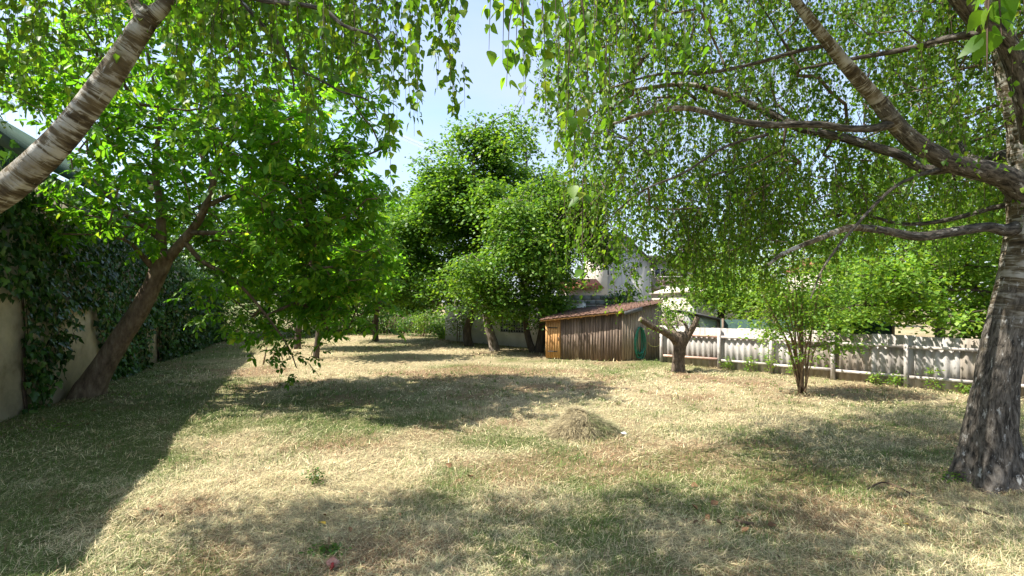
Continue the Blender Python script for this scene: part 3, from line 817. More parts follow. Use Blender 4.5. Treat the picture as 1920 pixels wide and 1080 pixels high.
class Tree:
    def __init__(self, name, label, cat, base, limbmat, group=None):
        self.root = empty(name, label, cat, base, group)
        self.pos = []; self.par = []; self.rad = []; self.mat = limbmat; self.ch = []

    def limb(self, name, pts, rad, seg=10, lump=0.08, mat=None, sub=5, seed=0, label=None, attach=True, roots=0.0):
        p = spline(pts, sub)
        r = np.interp(np.linspace(0, 1, len(p)), np.linspace(0, 1, len(rad)), rad)
        q = p - A3(0, 0, HC)
        r = r * (1.0 if name == 'trunk' else 0.88) * (np.maximum(p[:, 1], 0.5) / np.linalg.norm(q, axis=1)) ** (1.0 if name == 'trunk' else 0.95)
        V, Fs, uv = tube(p, r, seg, lump, seed, roots=roots)
        o = part(name, V, Fs, mat or self.mat, self.root, uv=uv)
        if label:
            o['label'] = label
        if attach:
            self.pos += list(p[1:]); self.rad += list(r[1:])
        return p

    def grow(self, tips, r0=0.006, step=0.35, bow=0.15, mat=None, seg=5, skip=0, expo=0.42, rmax=0.09):
        """join every twig end to the nearest wood already there by a curved branch"""
        pos = np.array(self.pos); n0 = len(pos)
        par = np.full(n0, -1)
        tips = np.asarray(tips)
        dist = np.array([np.min(((pos - t) ** 2).sum(1)) for t in tips])
        chains = []
        cap = n0 + len(tips) * 14
        buf = np.empty((cap, 3)); buf[:n0] = pos; cnt = n0
        parent = np.full(cap, -1, int)
        for ti in np.argsort(dist):
            t = tips[ti]
            dv = t - buf[skip:cnt]
            dd = (dv ** 2).sum(1) * np.where(dv[:, 2] < -0.2, 1.7, 1.0)
            j = int(np.argmin(dd)) + skip
            a = buf[j]
            L = np.linalg.norm(t - a)
            k = int(np.clip(L / step, 1, 10))
            u = np.linspace(0, 1, k + 1)[1:, None]
            mid = (a + t) / 2 + A3(0, 0, bow * L) + RNG.normal(0, 0.08 * L, 3)
            pts = (1 - u) ** 2 * a + 2 * u * (1 - u) * mid + u * u * t + RNG.normal(0, 0.025, (k, 3)) * (u < 0.99)
            if cnt + k > cap:
                break
            buf[cnt:cnt + k] = pts
            parent[cnt] = j
            for q in range(1, k):
                parent[cnt + q] = cnt + q - 1
            chains.append([j] + list(range(cnt, cnt + k)))
            cnt += k
        load = np.zeros(cnt)
        for c in chains:
            load[c[-1]] += 1
        for i in range(cnt - 1, n0 - 1, -1):
            if parent[i] >= 0:
                load[parent[i]] += load[i]
        r = np.minimum(r0 * np.maximum(load, 1) ** expo, rmax)
        Vs, Fq, nv = [], [], 0
        for c in chains:
            pts = buf[c]
            rr = r[c].copy(); rr[0] = rr[1]
            if len(pts) < 2:
                continue
            V, Fs, _ = tube(pts, rr, seg, cap=False)
            Vs.append(V); Fq.append(Fs[0] + nv); nv += len(V)
        part('branches', np.concatenate(Vs), [np.concatenate(Fq)], mat or M['twig'], self.root, stuff=True)
        return chains

    def twigs(self, st, mid, end, r, name='twigs', mat=None):
        V, F = strands(st, mid, end, r)
        part(name, V, [F], mat or M['twig'], self.root, stuff=True)


def PW(w, d):
    return w / 2 / FPX * d


# ---- the old birch on the right
rg = np.random.default_rng(101)
T = Tree('birch_tree', 'thick old birch with dark fissured trunk and hanging crown at right edge', 'tree', G(1855, 900) + A3(0, 0, 0), M['birch_limb'])
T.limb('trunk', [P(1853, 940, 5.9), P(1855, 900, 5.9), P(1857, 850, 5.9), P(1864, 740, 5.9), P(1893, 600, 5.95), P(1925, 450, 6.0), P(1930, 370, 6.0), P(1920, 300, 6.0), P(1908, 240, 6.0), P(1886, 150, 6.0), P(1870, 50, 6.05), P(1858, -40, 6.1), P(1845, -250, 6.2), P(1850, -450, 6.3)],
       [PW(150, 5.9), PW(140, 5.9), PW(118, 5.9), PW(94, 5.9), PW(92, 5.9), PW(88, 5.9), PW(90, 6), PW(66, 6), PW(48, 6), PW(42, 6), PW(40, 6), PW(36, 6), PW(26, 6), PW(14, 6)], 44, 0.13, M['birch_bark_old'], 8, 3, roots=0.95)
T.limb('branch', [P(1935, 380, 6.0), P(1885, 333, 5.9), P(1800, 310, 5.75), P(1740, 283, 5.6), P(1690, 245, 5.5), P(1650, 195, 5.4), P(1600, 138, 5.3), P(1545, 70, 5.2), P(1490, 0, 5.1), P(1440, -90, 5.0), P(1400, -220, 4.9)],
       [PW(90, 6), PW(62, 6), PW(52, 5.7), PW(47, 5.6), PW(44, 5.5), PW(40, 5.4), PW(34, 5.3), PW(29, 5.2), PW(24, 5.1), PW(16, 5), PW(7, 5)], 16, 0.10, None, 6, 5)
T.limb('branch', [P(1672, 232, 5.45), P(1640, 240, 5.4), P(1590, 241, 5.35), P(1530, 233, 5.3), P(1440, 234, 5.25), P(1370, 224, 5.2), P(1290, 203, 5.1), P(1210, 212, 5.0), P(1150, 232, 4.9)], [PW(24, 5.4), PW(19, 5.4), PW(17, 5.3), PW(15, 5.3), PW(12, 5.2), PW(6, 5)], 10, 0.1, M['birch_limb'], 5, 7)
T.limb('branch', [P(1785, 315, 5.8), P(1735, 318, 6.0), P(1690, 292, 6.1), P(1640, 276, 6.2), P(1580, 258, 6.3), P(1500, 240, 6.4), P(1430, 206, 6.5), P(1340, 170, 6.6), P(1280, 158, 6.7), P(1180, 170, 6.8)], [PW(28, 5.9), PW(26, 6), PW(23, 6.2), PW(20, 6.4), PW(15, 6.5), PW(7, 6.7)], 10, 0.1, M['birch_limb'], 5, 8)
T.limb('branch', [P(1915, 425, 6.0), P(1885, 432, 5.95), P(1850, 426, 5.9), P(1780, 436, 5.8), P(1720, 443, 5.7), P(1650, 431, 5.6), P(1590, 428, 5.5), P(1530, 450, 5.4), P(1470, 475, 5.3), P(1440, 497, 5.2)], [PW(46, 6), PW(30, 6), PW(26, 5.9), PW(22, 5.7), PW(17, 5.5), PW(11, 5.3), PW(6, 5.2)], 10, 0.1, M['birch_limb'], 5, 9)
T.limb('branch', [P(1760, 318, 5.7), P(1720, 330, 5.5), P(1670, 356, 5.35), P(1600, 428, 5.2), P(1545, 500, 5.1), P(1520, 560, 5.0)], [PW(12, 5.6), PW(9, 5.3), PW(7, 5.2), PW(3, 5)], 7, 0.1, M['birch_limb'], 5, 10)
T.limb('branch', [P(1552, 85, 5.25), P(1500, 95, 5.3), P(1410, 120, 5.4), P(1330, 136, 5.5), P(1230, 140, 5.6), P(1130, 170, 5.7)], [PW(13, 5.2), PW(10, 5.3), PW(8, 5.5), PW(3, 5.6)], 7, 0.1, M['birch_limb'], 5, 11)
T.limb('branch', [P(1440, 252, 5.3), P(1360, 275, 5.35), P(1280, 325, 5.4), P(1200, 360, 5.5), P(1130, 420, 5.6)], [PW(8, 5.3), PW(6, 5.4), PW(2.5, 5.6)], 7, 0.1, M['birch_limb'], 5, 12)
T.limb('branch', [P(1928, 395, 6.0), P(1880, 386, 6.2), P(1780, 412, 6.5), P(1690, 420, 6.8), P(1600, 400, 7.1), P(1500, 420, 7.4)], [PW(20, 6), PW(14, 6.2), PW(9, 6.8), PW(4, 7.4)], 7, 0.1, M['birch_limb'], 5, 13)
T.limb('branch', [P(1935, 260, 5.2), P(1922, 195, 5.0), P(1905, 125, 4.9), P(1880, 70, 4.8), P(1825, 30, 4.7), P(1790, -10, 4.6), P(1700, -120, 4.3), P(1500, -260, 3.6), P(1250, -330, 2.9), P(1050, -330, 2.3)], [PW(58, 5), PW(54, 5), PW(52, 5), PW(46, 4.8), PW(40, 4.6), PW(30, 4.2), PW(20, 3.4), PW(12, 2.4)], 12, 0.1, M['birch_limb'], 5, 14)
T.limb('branch', [P(1880, 72, 4.8), P(1815, 66, 4.9), P(1760, 76, 5.1), P(1700, 92, 5.3), P(1600, 110, 5.6), P(1500, 130, 5.9)], [PW(26, 4.8), PW(22, 4.9), PW(15, 5.2), PW(6, 5.8)], 8, 0.1, M['birch_limb'], 5, 15)
T.limb('branch', [P(1915, 300, 6.0), P(1880, 290, 6.4), P(1830, 300, 7.0), P(1780, 250, 8.0), P(1700, 190, 9.0)], [PW(34, 6), PW(28, 6.3), PW(18, 7), PW(8, 9)], 8, 0.1, M['birch_limb'], 5, 16)
blobs = [((4.6, 6.6, 5.4), (4.4, 3.0, 2.4)), ((2.6, 6.4, 4.6), (2.3, 2.4, 2.0)), ((3.2, 7.0, 3.3), (1.1, 1.2, 0.8)), ((2.0, 6.6, 3.6), (1.0, 1.2, 1.0)), ((1.5, 6.9, 3.1), (0.8, 1.0, 0.6)), ((6.2, 7.8, 6.2), (3.4, 2.5, 3.0)), ((4.0, 5.2, 7.0), (4.4, 3.6, 2.2)), ((3.4, 6.4, 3.4), (1.4, 1.6, 0.9))]


def cut_r(p):
    col_ = p[:, 0] / np.maximum(p[:, 1], 0.3)
    row_ = HOR - FPX * (p[:, 2] - HC) / np.maximum(p[:, 1], 0.3)
    front = (col_ > 0.30) & (row_ > -160) & (p[:, 1] < 5.9) & (rg.random(len(p)) < 0.92)
    return (p[:, 1] > 3.2) & (col_ > 0.075) & ~front


tips = np.concatenate([in_blobs(rg, blobs, 1720, 0.35, 0.41, 31, 0.8, 2.55, cut_r), in_blobs(rg, [((0.3, 3.9, 6.3), (2.6, 0.9, 0.8)), ((3.4, 3.4, 7.0), (2.6, 1.0, 0.9))], 170, 0.3, 0.42, 33, 0.8)])
T.grow(tips, 0.004, 0.4, 0.12, M['birch_twig'], 5, 60, 0.42, 0.035)
L = Leaves('birch')
a = hanging(rg, L, tips, 5, (0.30, 0.90), 0.034, 0.058, 0.6)
# long strands hanging close to the viewer from the limb that crosses overhead
near = []
for (px, py, d, k) in ((955, -70, 2.15, 3), (985, -60, 2.25, 4), (1010, -40, 2.3, 3), (1060, -60, 2.2, 3), (1110, -50, 2.6, 4), (1170, -40, 2.7, 4), (1240, -40, 2.9, 4), (1310, -40, 3.1, 4), (1060, 60, 2.9, 3), (1150, 80, 3.0, 3), (1230, 60, 3.2, 3), (1380, -50, 3.4, 4)):
    near += [P(px, py, d) + rg.normal(0, 0.06, 3) for _ in range(k)]
near = np.array(near)
a2 = hanging(rg, L, near, 1, (0.30, 0.62), 0.030, 0.056, 0.14, 0.03)
lone = np.array([P(1062, -60, 2.1), P(1072, 60, 2.1), P(1080, 200, 2.12), P(1084, 330, 2.12)])
a3 = hanging(rg, L, lone, 1, (0.36, 0.42), 0.034, 0.056, 0.04, 0.008)
a4 = hanging(rg, L, np.array([P(1852, -60, 1.12), P(1846, -50, 1.15), P(1838, 0, 1.12), P(1918, -10, 1.1)]), 1, (0.10, 0.17), 0.030, 0.058, 0.2, 0.01)
T.twigs(*[np.concatenate(q) for q in zip(a, a2, a3, a4)], 0.0030)
L.build(T.root, M['birch_leaf'], 300)

# ---- the leaning birch on the left
T = Tree('birch_tree', 'leaning white birch limb with dark rings crossing the upper left corner', 'tree', A3(-5.1, 2.5, 0), M['birch_limb'])
T.limb('trunk', [A3(-5.1, 2.5, -0.1), A3(-5.0, 2.6, 0.6), A3(-4.7, 2.8, 1.6), A3(-4.2, 3.0, 2.35), P(-150, 440, 3.15), P(-60, 400, 3.2), P(20, 348, 3.2), P(100, 276, 3.2), P(155, 211, 3.2), P(208, 140, 3.2), P(252, 72, 3.2), P(288, 20, 3.2)],
       [0.26, 0.19, 0.165, 0.150, PW(80, 3.2), PW(76, 3.2), PW(73, 3.2), PW(68, 3.2), PW(62, 3.2), PW(56, 3.2), PW(51, 3.2), PW(46, 3.2)], 32, 0.07, M['birch_bark'], 7, 21)
T.limb('branch', [P(272, 42, 3.2), P(255, 12, 3.2), P(236, -25, 3.25), P(215, -100, 3.4), P(150, -300, 3.6)], [PW(44, 3.2), PW(32, 3.2), PW(27, 3.2), PW(22, 3.4), PW(8, 3.5)], 12, 0.08, M['birch_bark'], 5, 22)
T.limb('branch', [P(285, 30, 3.2), P(312, 2, 3.2), P(330, -60, 3.3), P(380, -180, 3.6), P(470, -330, 4.2)], [PW(50, 3.2), PW(36, 3.2), PW(30, 3.2), PW(22, 3.6), PW(8, 4)], 12, 0.08, M['birch_bark'], 5, 23)
T.limb('branch', [P(330, -60, 3.3), P(400, -45, 3.3), P(450, 0, 3.3), P(490, 45, 3.3), P(530, 88, 3.3), P(545, 125, 3.35), P(552, 172, 3.4)], [PW(16, 3.3), PW(11, 3.3), PW(9, 3.3), PW(4, 3.4)], 8, 0.1, M['birch_limb'], 5, 24)
T.limb('branch', [P(340, -80, 3.3), P(430, -25, 3.2), P(490, 0, 3.1), P(560, 8, 3.05), P(610, 20, 3.0), P(645, 48, 3.0), P(700, 68, 2.95), P(715, 98, 2.9)], [PW(16, 3.3), PW(12, 3.2), PW(10, 3), PW(4, 2.9)], 8, 0.1, M['birch_limb'], 5, 25)
T.limb('branch', [P(545, 125, 3.35), P(600, 150, 3.3), P(640, 172, 3.25), P(690, 188, 3.2), P(708, 222, 3.2)], [PW(6, 3.3), PW(5, 3.3), PW(3, 3.2)], 6, 0.1, M['birch_limb'], 4, 26)
T.limb('branch', [P(380, -180, 3.6), P(520, -260, 3.8), P(680, -280, 3.6), P(820, -230, 3.3), P(900, -180, 3.1)], [PW(22, 3.6), PW(16, 3.7), PW(8, 3.2)], 8, 0.1, M['birch_limb'], 5, 27)
T.limb('branch', [P(215, -100, 3.4), P(100, -160, 3.5), P(0, -180, 3.6), P(-120, -140, 3.8)], [PW(18, 3.4), PW(12, 3.5), PW(6, 3.7)], 8, 0.1, M['birch_limb'], 5, 28)
blobs = [((-3.3, 4.6, 5.6), (3.0, 2.0, 1.3)), ((-1.6, 3.9, 5.3), (1.6, 1.3, 0.9)), ((-5.5, 4.6, 5.6), (2.0, 1.6, 1.4)), ((-2.0, 3.3, 4.6), (1.2, 0.7, 0.5))]
tips = in_blobs(rg, blobs, 470, 0.3, 0.42, 51, 0.9, 3.9, lambda p: (p[:, 1] > 2.4) & (p[:, 1] < 4.9) & (p[:, 0] > -6.3) & (p[:, 0] / p[:, 1] < -0.15))
T.grow(tips, 0.0035, 0.35, 0.1, M['birch_twig'], 5, 45, 0.42, 0.02)
L = Leaves('birch')
a = hanging(rg, L, tips, 5, (0.3, 0.8), 0.042, 0.064, 0.3)
near = []
for (px, py, d, k) in ((20, -60, 3.6, 4), (70, -60, 3.6, 4), (0, 20, 3.8, 2), (130, -50, 3.7, 4), (380, -40, 3.2, 4), (440, -30, 3.2, 5), (500, -20, 3.1, 5), (560, 0, 3.1, 5), (620, 10, 3.0, 5), (680, -20, 3.0, 5), (740, -30, 2.9, 5), (790, -40, 2.9, 5), (822, -50, 2.9, 5), (845, -60, 2.9, 3), (715, 60, 2.9, 4), (750, 60, 3.1, 4), (790, 60, 3.1, 3), (830, 60, 3.2, 3), (560, 160, 3.3, 4), (700, 180, 3.2, 2), (310, 60, 3.4, 4), (360, 120, 3.5, 4), (430, 120, 3.5, 3), (850, 30, 3.6, 2), (845, 120, 3.7, 2)):
    near += [P(px + rg.normal(0, 16), py + rg.normal(0, 12), d + rg.normal(0, 0.08)) for _ in range(k)]
a2 = hanging(rg, L, np.array(near), 1, (0.25, 0.60), 0.026, 0.055, 0.16, 0.04)
T.twigs(*[np.concatenate(q) for q in zip(a, a2)], 0.0022)
L.build(T.root, M['birch_leaf'], 300)

# ---- the walnut leaning out from the ivy wall
T = Tree('walnut_tree', 'leaning walnut tree with forked brown trunk against the ivy wall', 'tree', G(168, 742), M['walnut_bark'])
D0 = 11.3
T.limb('trunk', [P(160, 765, D0), P(168, 735, D0), P(186, 700, D0), P(222, 640, D0), P(262, 580, D0), P(288, 530, D0), P(306, 488, D0), P(312, 470, D0)], [PW(96, D0), PW(72, D0), PW(52, D0), PW(45, D0), PW(40, D0), PW(37, D0), PW(38, D0), PW(26, D0)], 26, 0.08, None, 7, 31)
T.limb('branch', [P(303, 492, D0), P(302, 440, D0), P(300, 385, 11.2), P(290, 310, 11.0), P(300, 220, 10.8), P(280, 120, 10.6)], [PW(28, D0), PW(22, D0), PW(17, D0), PW(10, D0), PW(5, D0)], 12, 0.1, None, 5, 32)
T.limb('branch', [P(310, 490, D0), P(345, 450, 11.2), P(375, 408, 11.1), P(395, 360, 11.0), P(410, 310, 10.9), P(435, 258, 10.8), P(460, 180, 10.6), P(450, 90, 10.5)], [PW(28, D0), PW(20, D0), PW(15, D0), PW(11, D0), PW(8, D0), PW(4, D0)], 12, 0.1, None, 5, 33)
T.limb('branch', [P(358, 436, 11.15), P(420, 437, 10.8), P(475, 438, 10.5), P(560, 425, 10.2), P(640, 410, 10.2)], [PW(13, D0), PW(10, D0), PW(7, D0), PW(3, D0)], 8, 0.1, None, 5, 34)
T.limb('branch', [P(300, 445, D0), P(265, 420, 11.0), P(232, 400, 10.6), P(170, 330, 10.2)], [PW(20, D0), PW(15, D0), PW(9, D0), PW(4, D0)], 8, 0.1, None, 5, 35)
T.limb('branch', [P(290, 505, D0), P(262, 475, 11.0), P(238, 452, 10.7), P(190, 440, 10.3)], [PW(18, D0), PW(13, D0), PW(8, D0), PW(4, D0)], 8, 0.1, None, 5, 36)
T.limb('branch', [P(345, 452, 11.2), P(380, 490, 11.2), P(440, 525, 11.2), P(500, 592, 11.3), P(540, 650, 11.3), P(556, 690, 11.3)], [PW(14, D0), PW(10, D0), PW(7, D0), PW(4, D0), PW(2.5, D0)], 7, 0.1, None, 5, 37)
T.limb('branch', [P(390, 385, 11.1), P(470, 350, 11.6), P(560, 330, 12.0), P(640, 330, 12.2), P(690, 370, 12.2)], [PW(13, D0), PW(9, D0), PW(6, D0), PW(3, D0)], 7, 0.1, None, 5, 38)
T.limb('branch', [P(400, 340, 11.0), P(370, 250, 11.5), P(400, 130, 12.0), P(470, 20, 12.4)], [PW(13, D0), PW(10, D0), PW(7, D0), PW(3, D0)], 7, 0.1, None, 5, 39)
blobs = [((-6.3, 11.0, 6.4), (3.6, 3.0, 3.2)), ((-4.4, 11.3, 4.4), (1.9, 2.4, 2.6)), ((-8.6, 10.6, 5.2), (1.9, 2.0, 2.2)), ((-5.0, 11.4, 2.4), (1.6, 1.6, 1.2)), ((-3.7, 11.6, 2.9), (1.2, 1.5, 1.5)), ((-5.0, 11.5, 1.75), (1.4, 0.9, 0.85)), ((-5.9, 12.3, 2.5), (1.7, 1.0, 1.3)), ((-8.4, 10.5, 3.3), (1.0, 0.9, 0.8))]


def cut_w(p):
    c = 960 + FPX * p[:, 0] / p[:, 1]; r = HOR - FPX * (p[:, 2] - HC) / p[:, 1]
    fork = (c > 130) & (c < 345) & (r > 415) & (p[:, 1] < 11.7) & (rg.random(len(p)) < 0.88)
    fork |= (c > 255) & (c < 430) & (r > 300) & (r < 430) & (p[:, 1] < 11.1) & (rg.random(len(p)) < 0.45)
    fork |= (c < 125) & (r > 180) & (r < 350)
    return (c < 735) & ~fork & (p[:, 2] > 0.75)


tips = in_blobs(rg, blobs, 930, 0.45, 0.44, 71, 0.75, 0.75, cut_w)
T.grow(tips, 0.007, 0.4, 0.1, M['walnut_bark'], 5, 40, 0.42, 0.05)
L = Leaves('walnut')
a = compound(rg, L, tips, 5, 0.34, 7, 0.165)
# the drooping branch whose tip nearly touches the grass
low = np.array([P(545 + rg.normal(0, 18), 660 + rg.uniform(-35, 40), 11.3 + rg.normal(0, 0.15)) for _ in range(16)])
b = compound(rg, L, low, 3, 0.28, 7, 0.12)
T.twigs(*[np.concatenate(q) for q in zip(a, b)], 0.004)
L.build(T.root, M['walnut_leaf'], 300)


def lumpy(rr, blobs, k):
    out = []
    for c, r in blobs:
        c = np.array(c, float); r = np.array(r, float)
        out.append((tuple(c), tuple(r * 0.74)))
        for _ in range(k):
            u = nrm(rr.normal(size=3)); u[2] = u[2] * 0.9 + 0.1
            out.append((tuple(c + u * r * rr.uniform(0.68, 1.05)), tuple(r * rr.uniform(0.18, 0.44))))
    return out


def plain_tree(name, label, base, trunk, blobs, n, leafmat, kind='maple', size=0.13, per=46, rad=0.34, seed=1, barkmat=None, gap=0.42, flat=0.45, droop=0.3, extra=(), group=None, cut=None, zmin=0.5, singles=0, freq=0.7, r0=0.009):
    rr = np.random.default_rng(seed)
    t = Tree(name, label, 'tree', base, barkmat or M['bark'], group)
    t.limb('trunk', trunk[0], trunk[1], 12, 0.1, None, 6, seed)
    for i, (pp, ra) in enumerate(extra):
        t.limb('branch', pp, ra, 9, 0.1, None, 5, seed + i + 1)
    tp = in_blobs(rr, lumpy(rr, blobs, 7), n, 0.45, gap, seed, freq, zmin, cut)
    t.grow(tp, r0, 0.6, 0.08, barkmat or M['bark'], 4, 6, 0.42, 0.08)
    lv = Leaves(kind)
    spray(rr, lv, tp, per, rad, size, flat, droop)
    lv.build(t.root, leafmat, singles)
    return t


# ---- trees in the middle
plain_tree('maple_tree', 'tall dark maple, the highest crown against the open sky', G(880, 648), ([P(880, 652, 24.3), P(876, 620, 24.3), P(886, 580, 24.3), P(890, 500, 24.3), P(890, 400, 24.3), P(888, 300, 24.3), P(892, 230, 24.3)], [0.24, 0.19, 0.17, 0.16, 0.13, 0.08, 0.03]),
           [((-1.9, 24.3, 8.1), (2.5, 2.3, 2.7)), ((-2.3, 24.3, 6.0), (3.4, 2.8, 2.9)), ((-4.2, 24.3, 5.2), (1.9, 1.8, 2.2)), ((-1.2, 24.6, 9.7), (1.5, 1.4, 1.2)), ((-3.2, 24.3, 7.2), (1.6, 1.6, 1.6)), ((-4.8, 24.3, 3.4), (2.2, 1.6, 1.8)), ((-5.2, 24.9, 4.9), (2.0, 1.6, 2.4)), ((0.7, 25.0, 6.6), (2.3, 1.6, 2.8)), ((-3.0, 23.6, 3.0), (2.2, 1.4, 1.3))], 1150, M['maple_leaf'], size=0.17, per=60, rad=0.40, seed=201, gap=0.45, freq=1.0)
plain_tree('cherry_tree', 'broad bright green tree with drooping sprays left of the shed', G(925, 658), ([P(928, 664, 21.6), P(924, 640, 21.6), P(914, 605, 21.6), P(912, 560, 21.6), P(920, 500, 21.6), P(940, 420, 21.6), P(970, 370, 21.6)], [0.27, 0.20, 0.17, 0.15, 0.12, 0.08, 0.03]),
           [((0.9, 20.9, 5.2), (2.1, 1.8, 2.0)), ((0.4, 20.6, 3.4), (2.2, 1.7, 1.6)), ((-0.7, 20.3, 2.0), (1.3, 1.0, 0.9)), ((-1.5, 20.4, 2.6), (1.2, 1.0, 0.7)), ((0.9, 20.4, 2.3), (1.6, 0.9, 0.9)), ((-0.6, 20.5, 1.75), (2.0, 0.9, 0.7))], 640, M['cherry_leaf'], size=0.13, per=54, rad=0.46, seed=203, gap=0.46, freq=1.0, flat=0.16, droop=0.45, zmin=0.9, barkmat=M['bark_grey'])
plain_tree('maple_tree', 'two-stemmed dark tree growing beside the orange shed door', G(1005, 660), ([P(1008, 668, 21.2), P(1014, 640, 21.2), P(1022, 590, 21.2), P(1030, 530, 21.2), P(1045, 480, 21.2), P(1050, 420, 21.2)], [0.24, 0.18, 0.16, 0.15, 0.11, 0.04]),
           [((2.2, 21.4, 5.4), (1.8, 1.7, 1.9)), ((2.8, 21.6, 3.8), (1.8, 1.4, 1.3)), ((1.2, 20.9, 3.9), (1.2, 1.2, 1.2)), ((3.6, 21.8, 4.6), (1.2, 1.0, 1.3)), ((1.3, 20.3, 2.1), (1.0, 0.7, 0.6))], 500, M['maple_leaf'], size=0.14, per=50, rad=0.34, seed=207, gap=0.45, freq=1.0, zmin=1.4,
           extra=[([P(1002, 664, 21.2), P(992, 640, 21.2), P(985, 600, 21.3), P(978, 540, 21.4), P(985, 480, 21.4)], [0.2, 0.16, 0.13, 0.10, 0.05])])
plain_tree('maple_tree', 'slim tree spire rising just behind the tall maple', A3(0.7, 30, 0), ([A3(0.7, 30, 0), A3(0.8, 30, 4), A3(0.9, 30, 8), A3(0.8, 30, 11.5)], [0.25, 0.2, 0.12, 0.04]),
           [((0.8, 30, 10.4), (0.9, 0.9, 2.4)), ((1.2, 30, 7.0), (2.4, 1.8, 2.6))], 200, M['dark_leaf'], size=0.2, per=46, rad=0.42, seed=209)
plain_tree('fruit_tree', 'small single-trunked tree standing alone in the far lawn', G(705, 640), ([P(705, 645, 26.9), P(704, 620, 26.9), P(706, 590, 26.9), P(712, 540, 26.9), P(715, 470, 26.9)], [0.20, 0.14, 0.13, 0.11, 0.04]),
           [((-7.0, 26.9, 4.6), (2.0, 1.9, 2.4)), ((-7.7, 26.9, 2.9), (1.7, 1.5, 1.0)), ((-6.0, 26.6, 3.2), (1.3, 1.3, 1.2))], 300, M['walnut_leaf'], size=0.17, per=46, rad=0.38, seed=211, zmin=1.2)
plain_tree('fruit_tree', 'spreading fruit tree half hidden behind the walnut crown', A3(-9.4, 22.4, 0), ([A3(-9.4, 22.4, 0), A3(-9.3, 22.4, 1.2), A3(-9.0, 22.4, 2.4), A3(-8.8, 22.4, 4.5)], [0.16, 0.12, 0.1, 0.03]),
           [((-9.0, 22.4, 4.4), (2.6, 1.6, 1.7)), ((-7.6, 22.0, 3.6), (1.6, 1.2, 1.1))], 240, M['walnut_leaf'], size=0.17, per=46, rad=0.36, seed=215, zmin=1.6)
plain_tree('fruit_tree', 'low fruit tree seen through the drooping walnut branches', A3(-7.2, 18.8, 0), ([A3(-7.2, 18.8, 0), A3(-7.1, 18.8, 1.0), A3(-6.9, 18.8, 2.2), A3(-6.7, 18.8, 3.6)], [0.13, 0.1, 0.08, 0.03]),
           [((-6.6, 18.8, 3.5), (1.9, 1.1, 1.2)), ((-5.6, 18.6, 2.7), (1.2, 0.9, 0.8))], 170, M['walnut_leaf'], size=0.16, per=44, rad=0.32, seed=216, zmin=1.3)
# ---- the far end of the garden
for k, (px, d, top, w, mt, lab) in enumerate(((600, 37, 400, 4.2, 'dark_leaf', 'dark round tree at the far end behind the walnut'), (735, 38, 375, 3.4, 'maple_leaf', 'pointed tree at the far end left of the maple'), (500, 34, 330, 4.6, 'maple_leaf', 'big far tree mostly hidden behind the walnut crown'), (790, 39, 470, 3.4, 'pale_leaf', 'low pale tree behind the tall maple at the far end'), (400, 31, 300, 4.4, 'dark_leaf', 'dark tree beyond the end of the ivy wall'))):
    X = (px - 960) / FPX * d; zt = HC + (HOR - top) / FPX * d
    plain_tree('garden_tree', lab, A3(X, d, 0), ([A3(X, d, 0), A3(X + 0.1, d, zt * 0.4), A3(X, d, zt * 0.9)], [0.25, 0.18, 0.04]),
               [((X, d, zt * 0.62), (w * 0.72, w * 0.7, zt * 0.38)), ((X + 0.6, d - 0.6, zt * 0.34), (w, w * 0.7, zt * 0.28)), ((X - 1.0, d, zt * 0.42), (w * 0.8, w * 0.6, zt * 0.3))], 330, M[mt], size=0.24, per=40, rad=0.5, seed=230 + k, zmin=0.6, group='trees at the far end of the garden')


def shrub(name, label, base, blobs, n, leafmat, kind='shrub', size=0.09, per=30, rad=0.2, seed=1, stems=8, stemr=0.012, stemmat=None, group=None, singles=0, gap=0.36, cat='shrub', zmin=0.08, spread=0.18, flat=0.6):
    rr = np.random.default_rng(seed)
    base = np.asarray(base, float)
    root = empty(name, label, cat, base, group)
    tp = in_blobs(rr, blobs, n, 0.4, gap, seed, 1.4, zmin)
    use = tp[rr.permutation(len(tp))]
    c0 = np.array(blobs[0][0]); top = use[np.argsort(-use[:, 2])]
    ends = top[np.linspace(0, len(top) * 0.8, stems).astype(int)]
    nodes = []
    for i, e in enumerate(ends):
        b0 = base + A3(rr.normal(0, spread * 0.35), rr.normal(0, spread * 0.35), 0)
        mid = b0 * 0.5 + e * 0.5 + A3((b0[0] - e[0]) * 0.12, (b0[1] - e[1]) * 0.12, 0.1)
        p = spline([b0, mid, e], 6)
        V, Fs, uv = tube(p, np.linspace(stemr, stemr * 0.35, len(p)) * rr.uniform(0.7, 1.25), 6)
        part('stem', V, Fs, stemmat or M['shrub_stem'], root, uv=uv)
        nodes.append(p[4:])
    nodes = np.concatenate(nodes)
    j = [int(np.argmin(((nodes - t) ** 2).sum(1))) for t in use]
    st = nodes[j]
    V, F = strands(st, (st + use) / 2 + A3(0, 0, 0.04), use, stemr * 0.3)
    part('twigs', V, [F], stemmat or M['shrub_stem'], root, stuff=True)
    lv = Leaves(kind)
    spray(rr, lv, use, per, rad, size, flat, 0.2)
    lv.build(root, leafmat, singles)
    return root


# ---- the many-stemmed shrub in front of the fence
B = G(1505, 738)
shrub('flowering_shrub', 'tall loose many-stemmed shrub growing in front of the fence', B, [((6.4, 11.5, 2.75), (1.05, 0.9, 1.15)), ((6.5, 11.5, 1.6), (0.95, 0.9, 0.8)), ((5.9, 11.4, 2.0), (0.65, 0.7, 0.8)), ((7.4, 11.3, 1.15), (0.5, 0.4, 0.3)), ((6.4, 11.5, 3.4), (0.7, 0.6, 0.7))], 330, M['pale_leaf'], size=0.09, per=24, rad=0.18, seed=301, stems=17, stemr=0.021, singles=250, gap=0.42, zmin=0.75, spread=0.2)
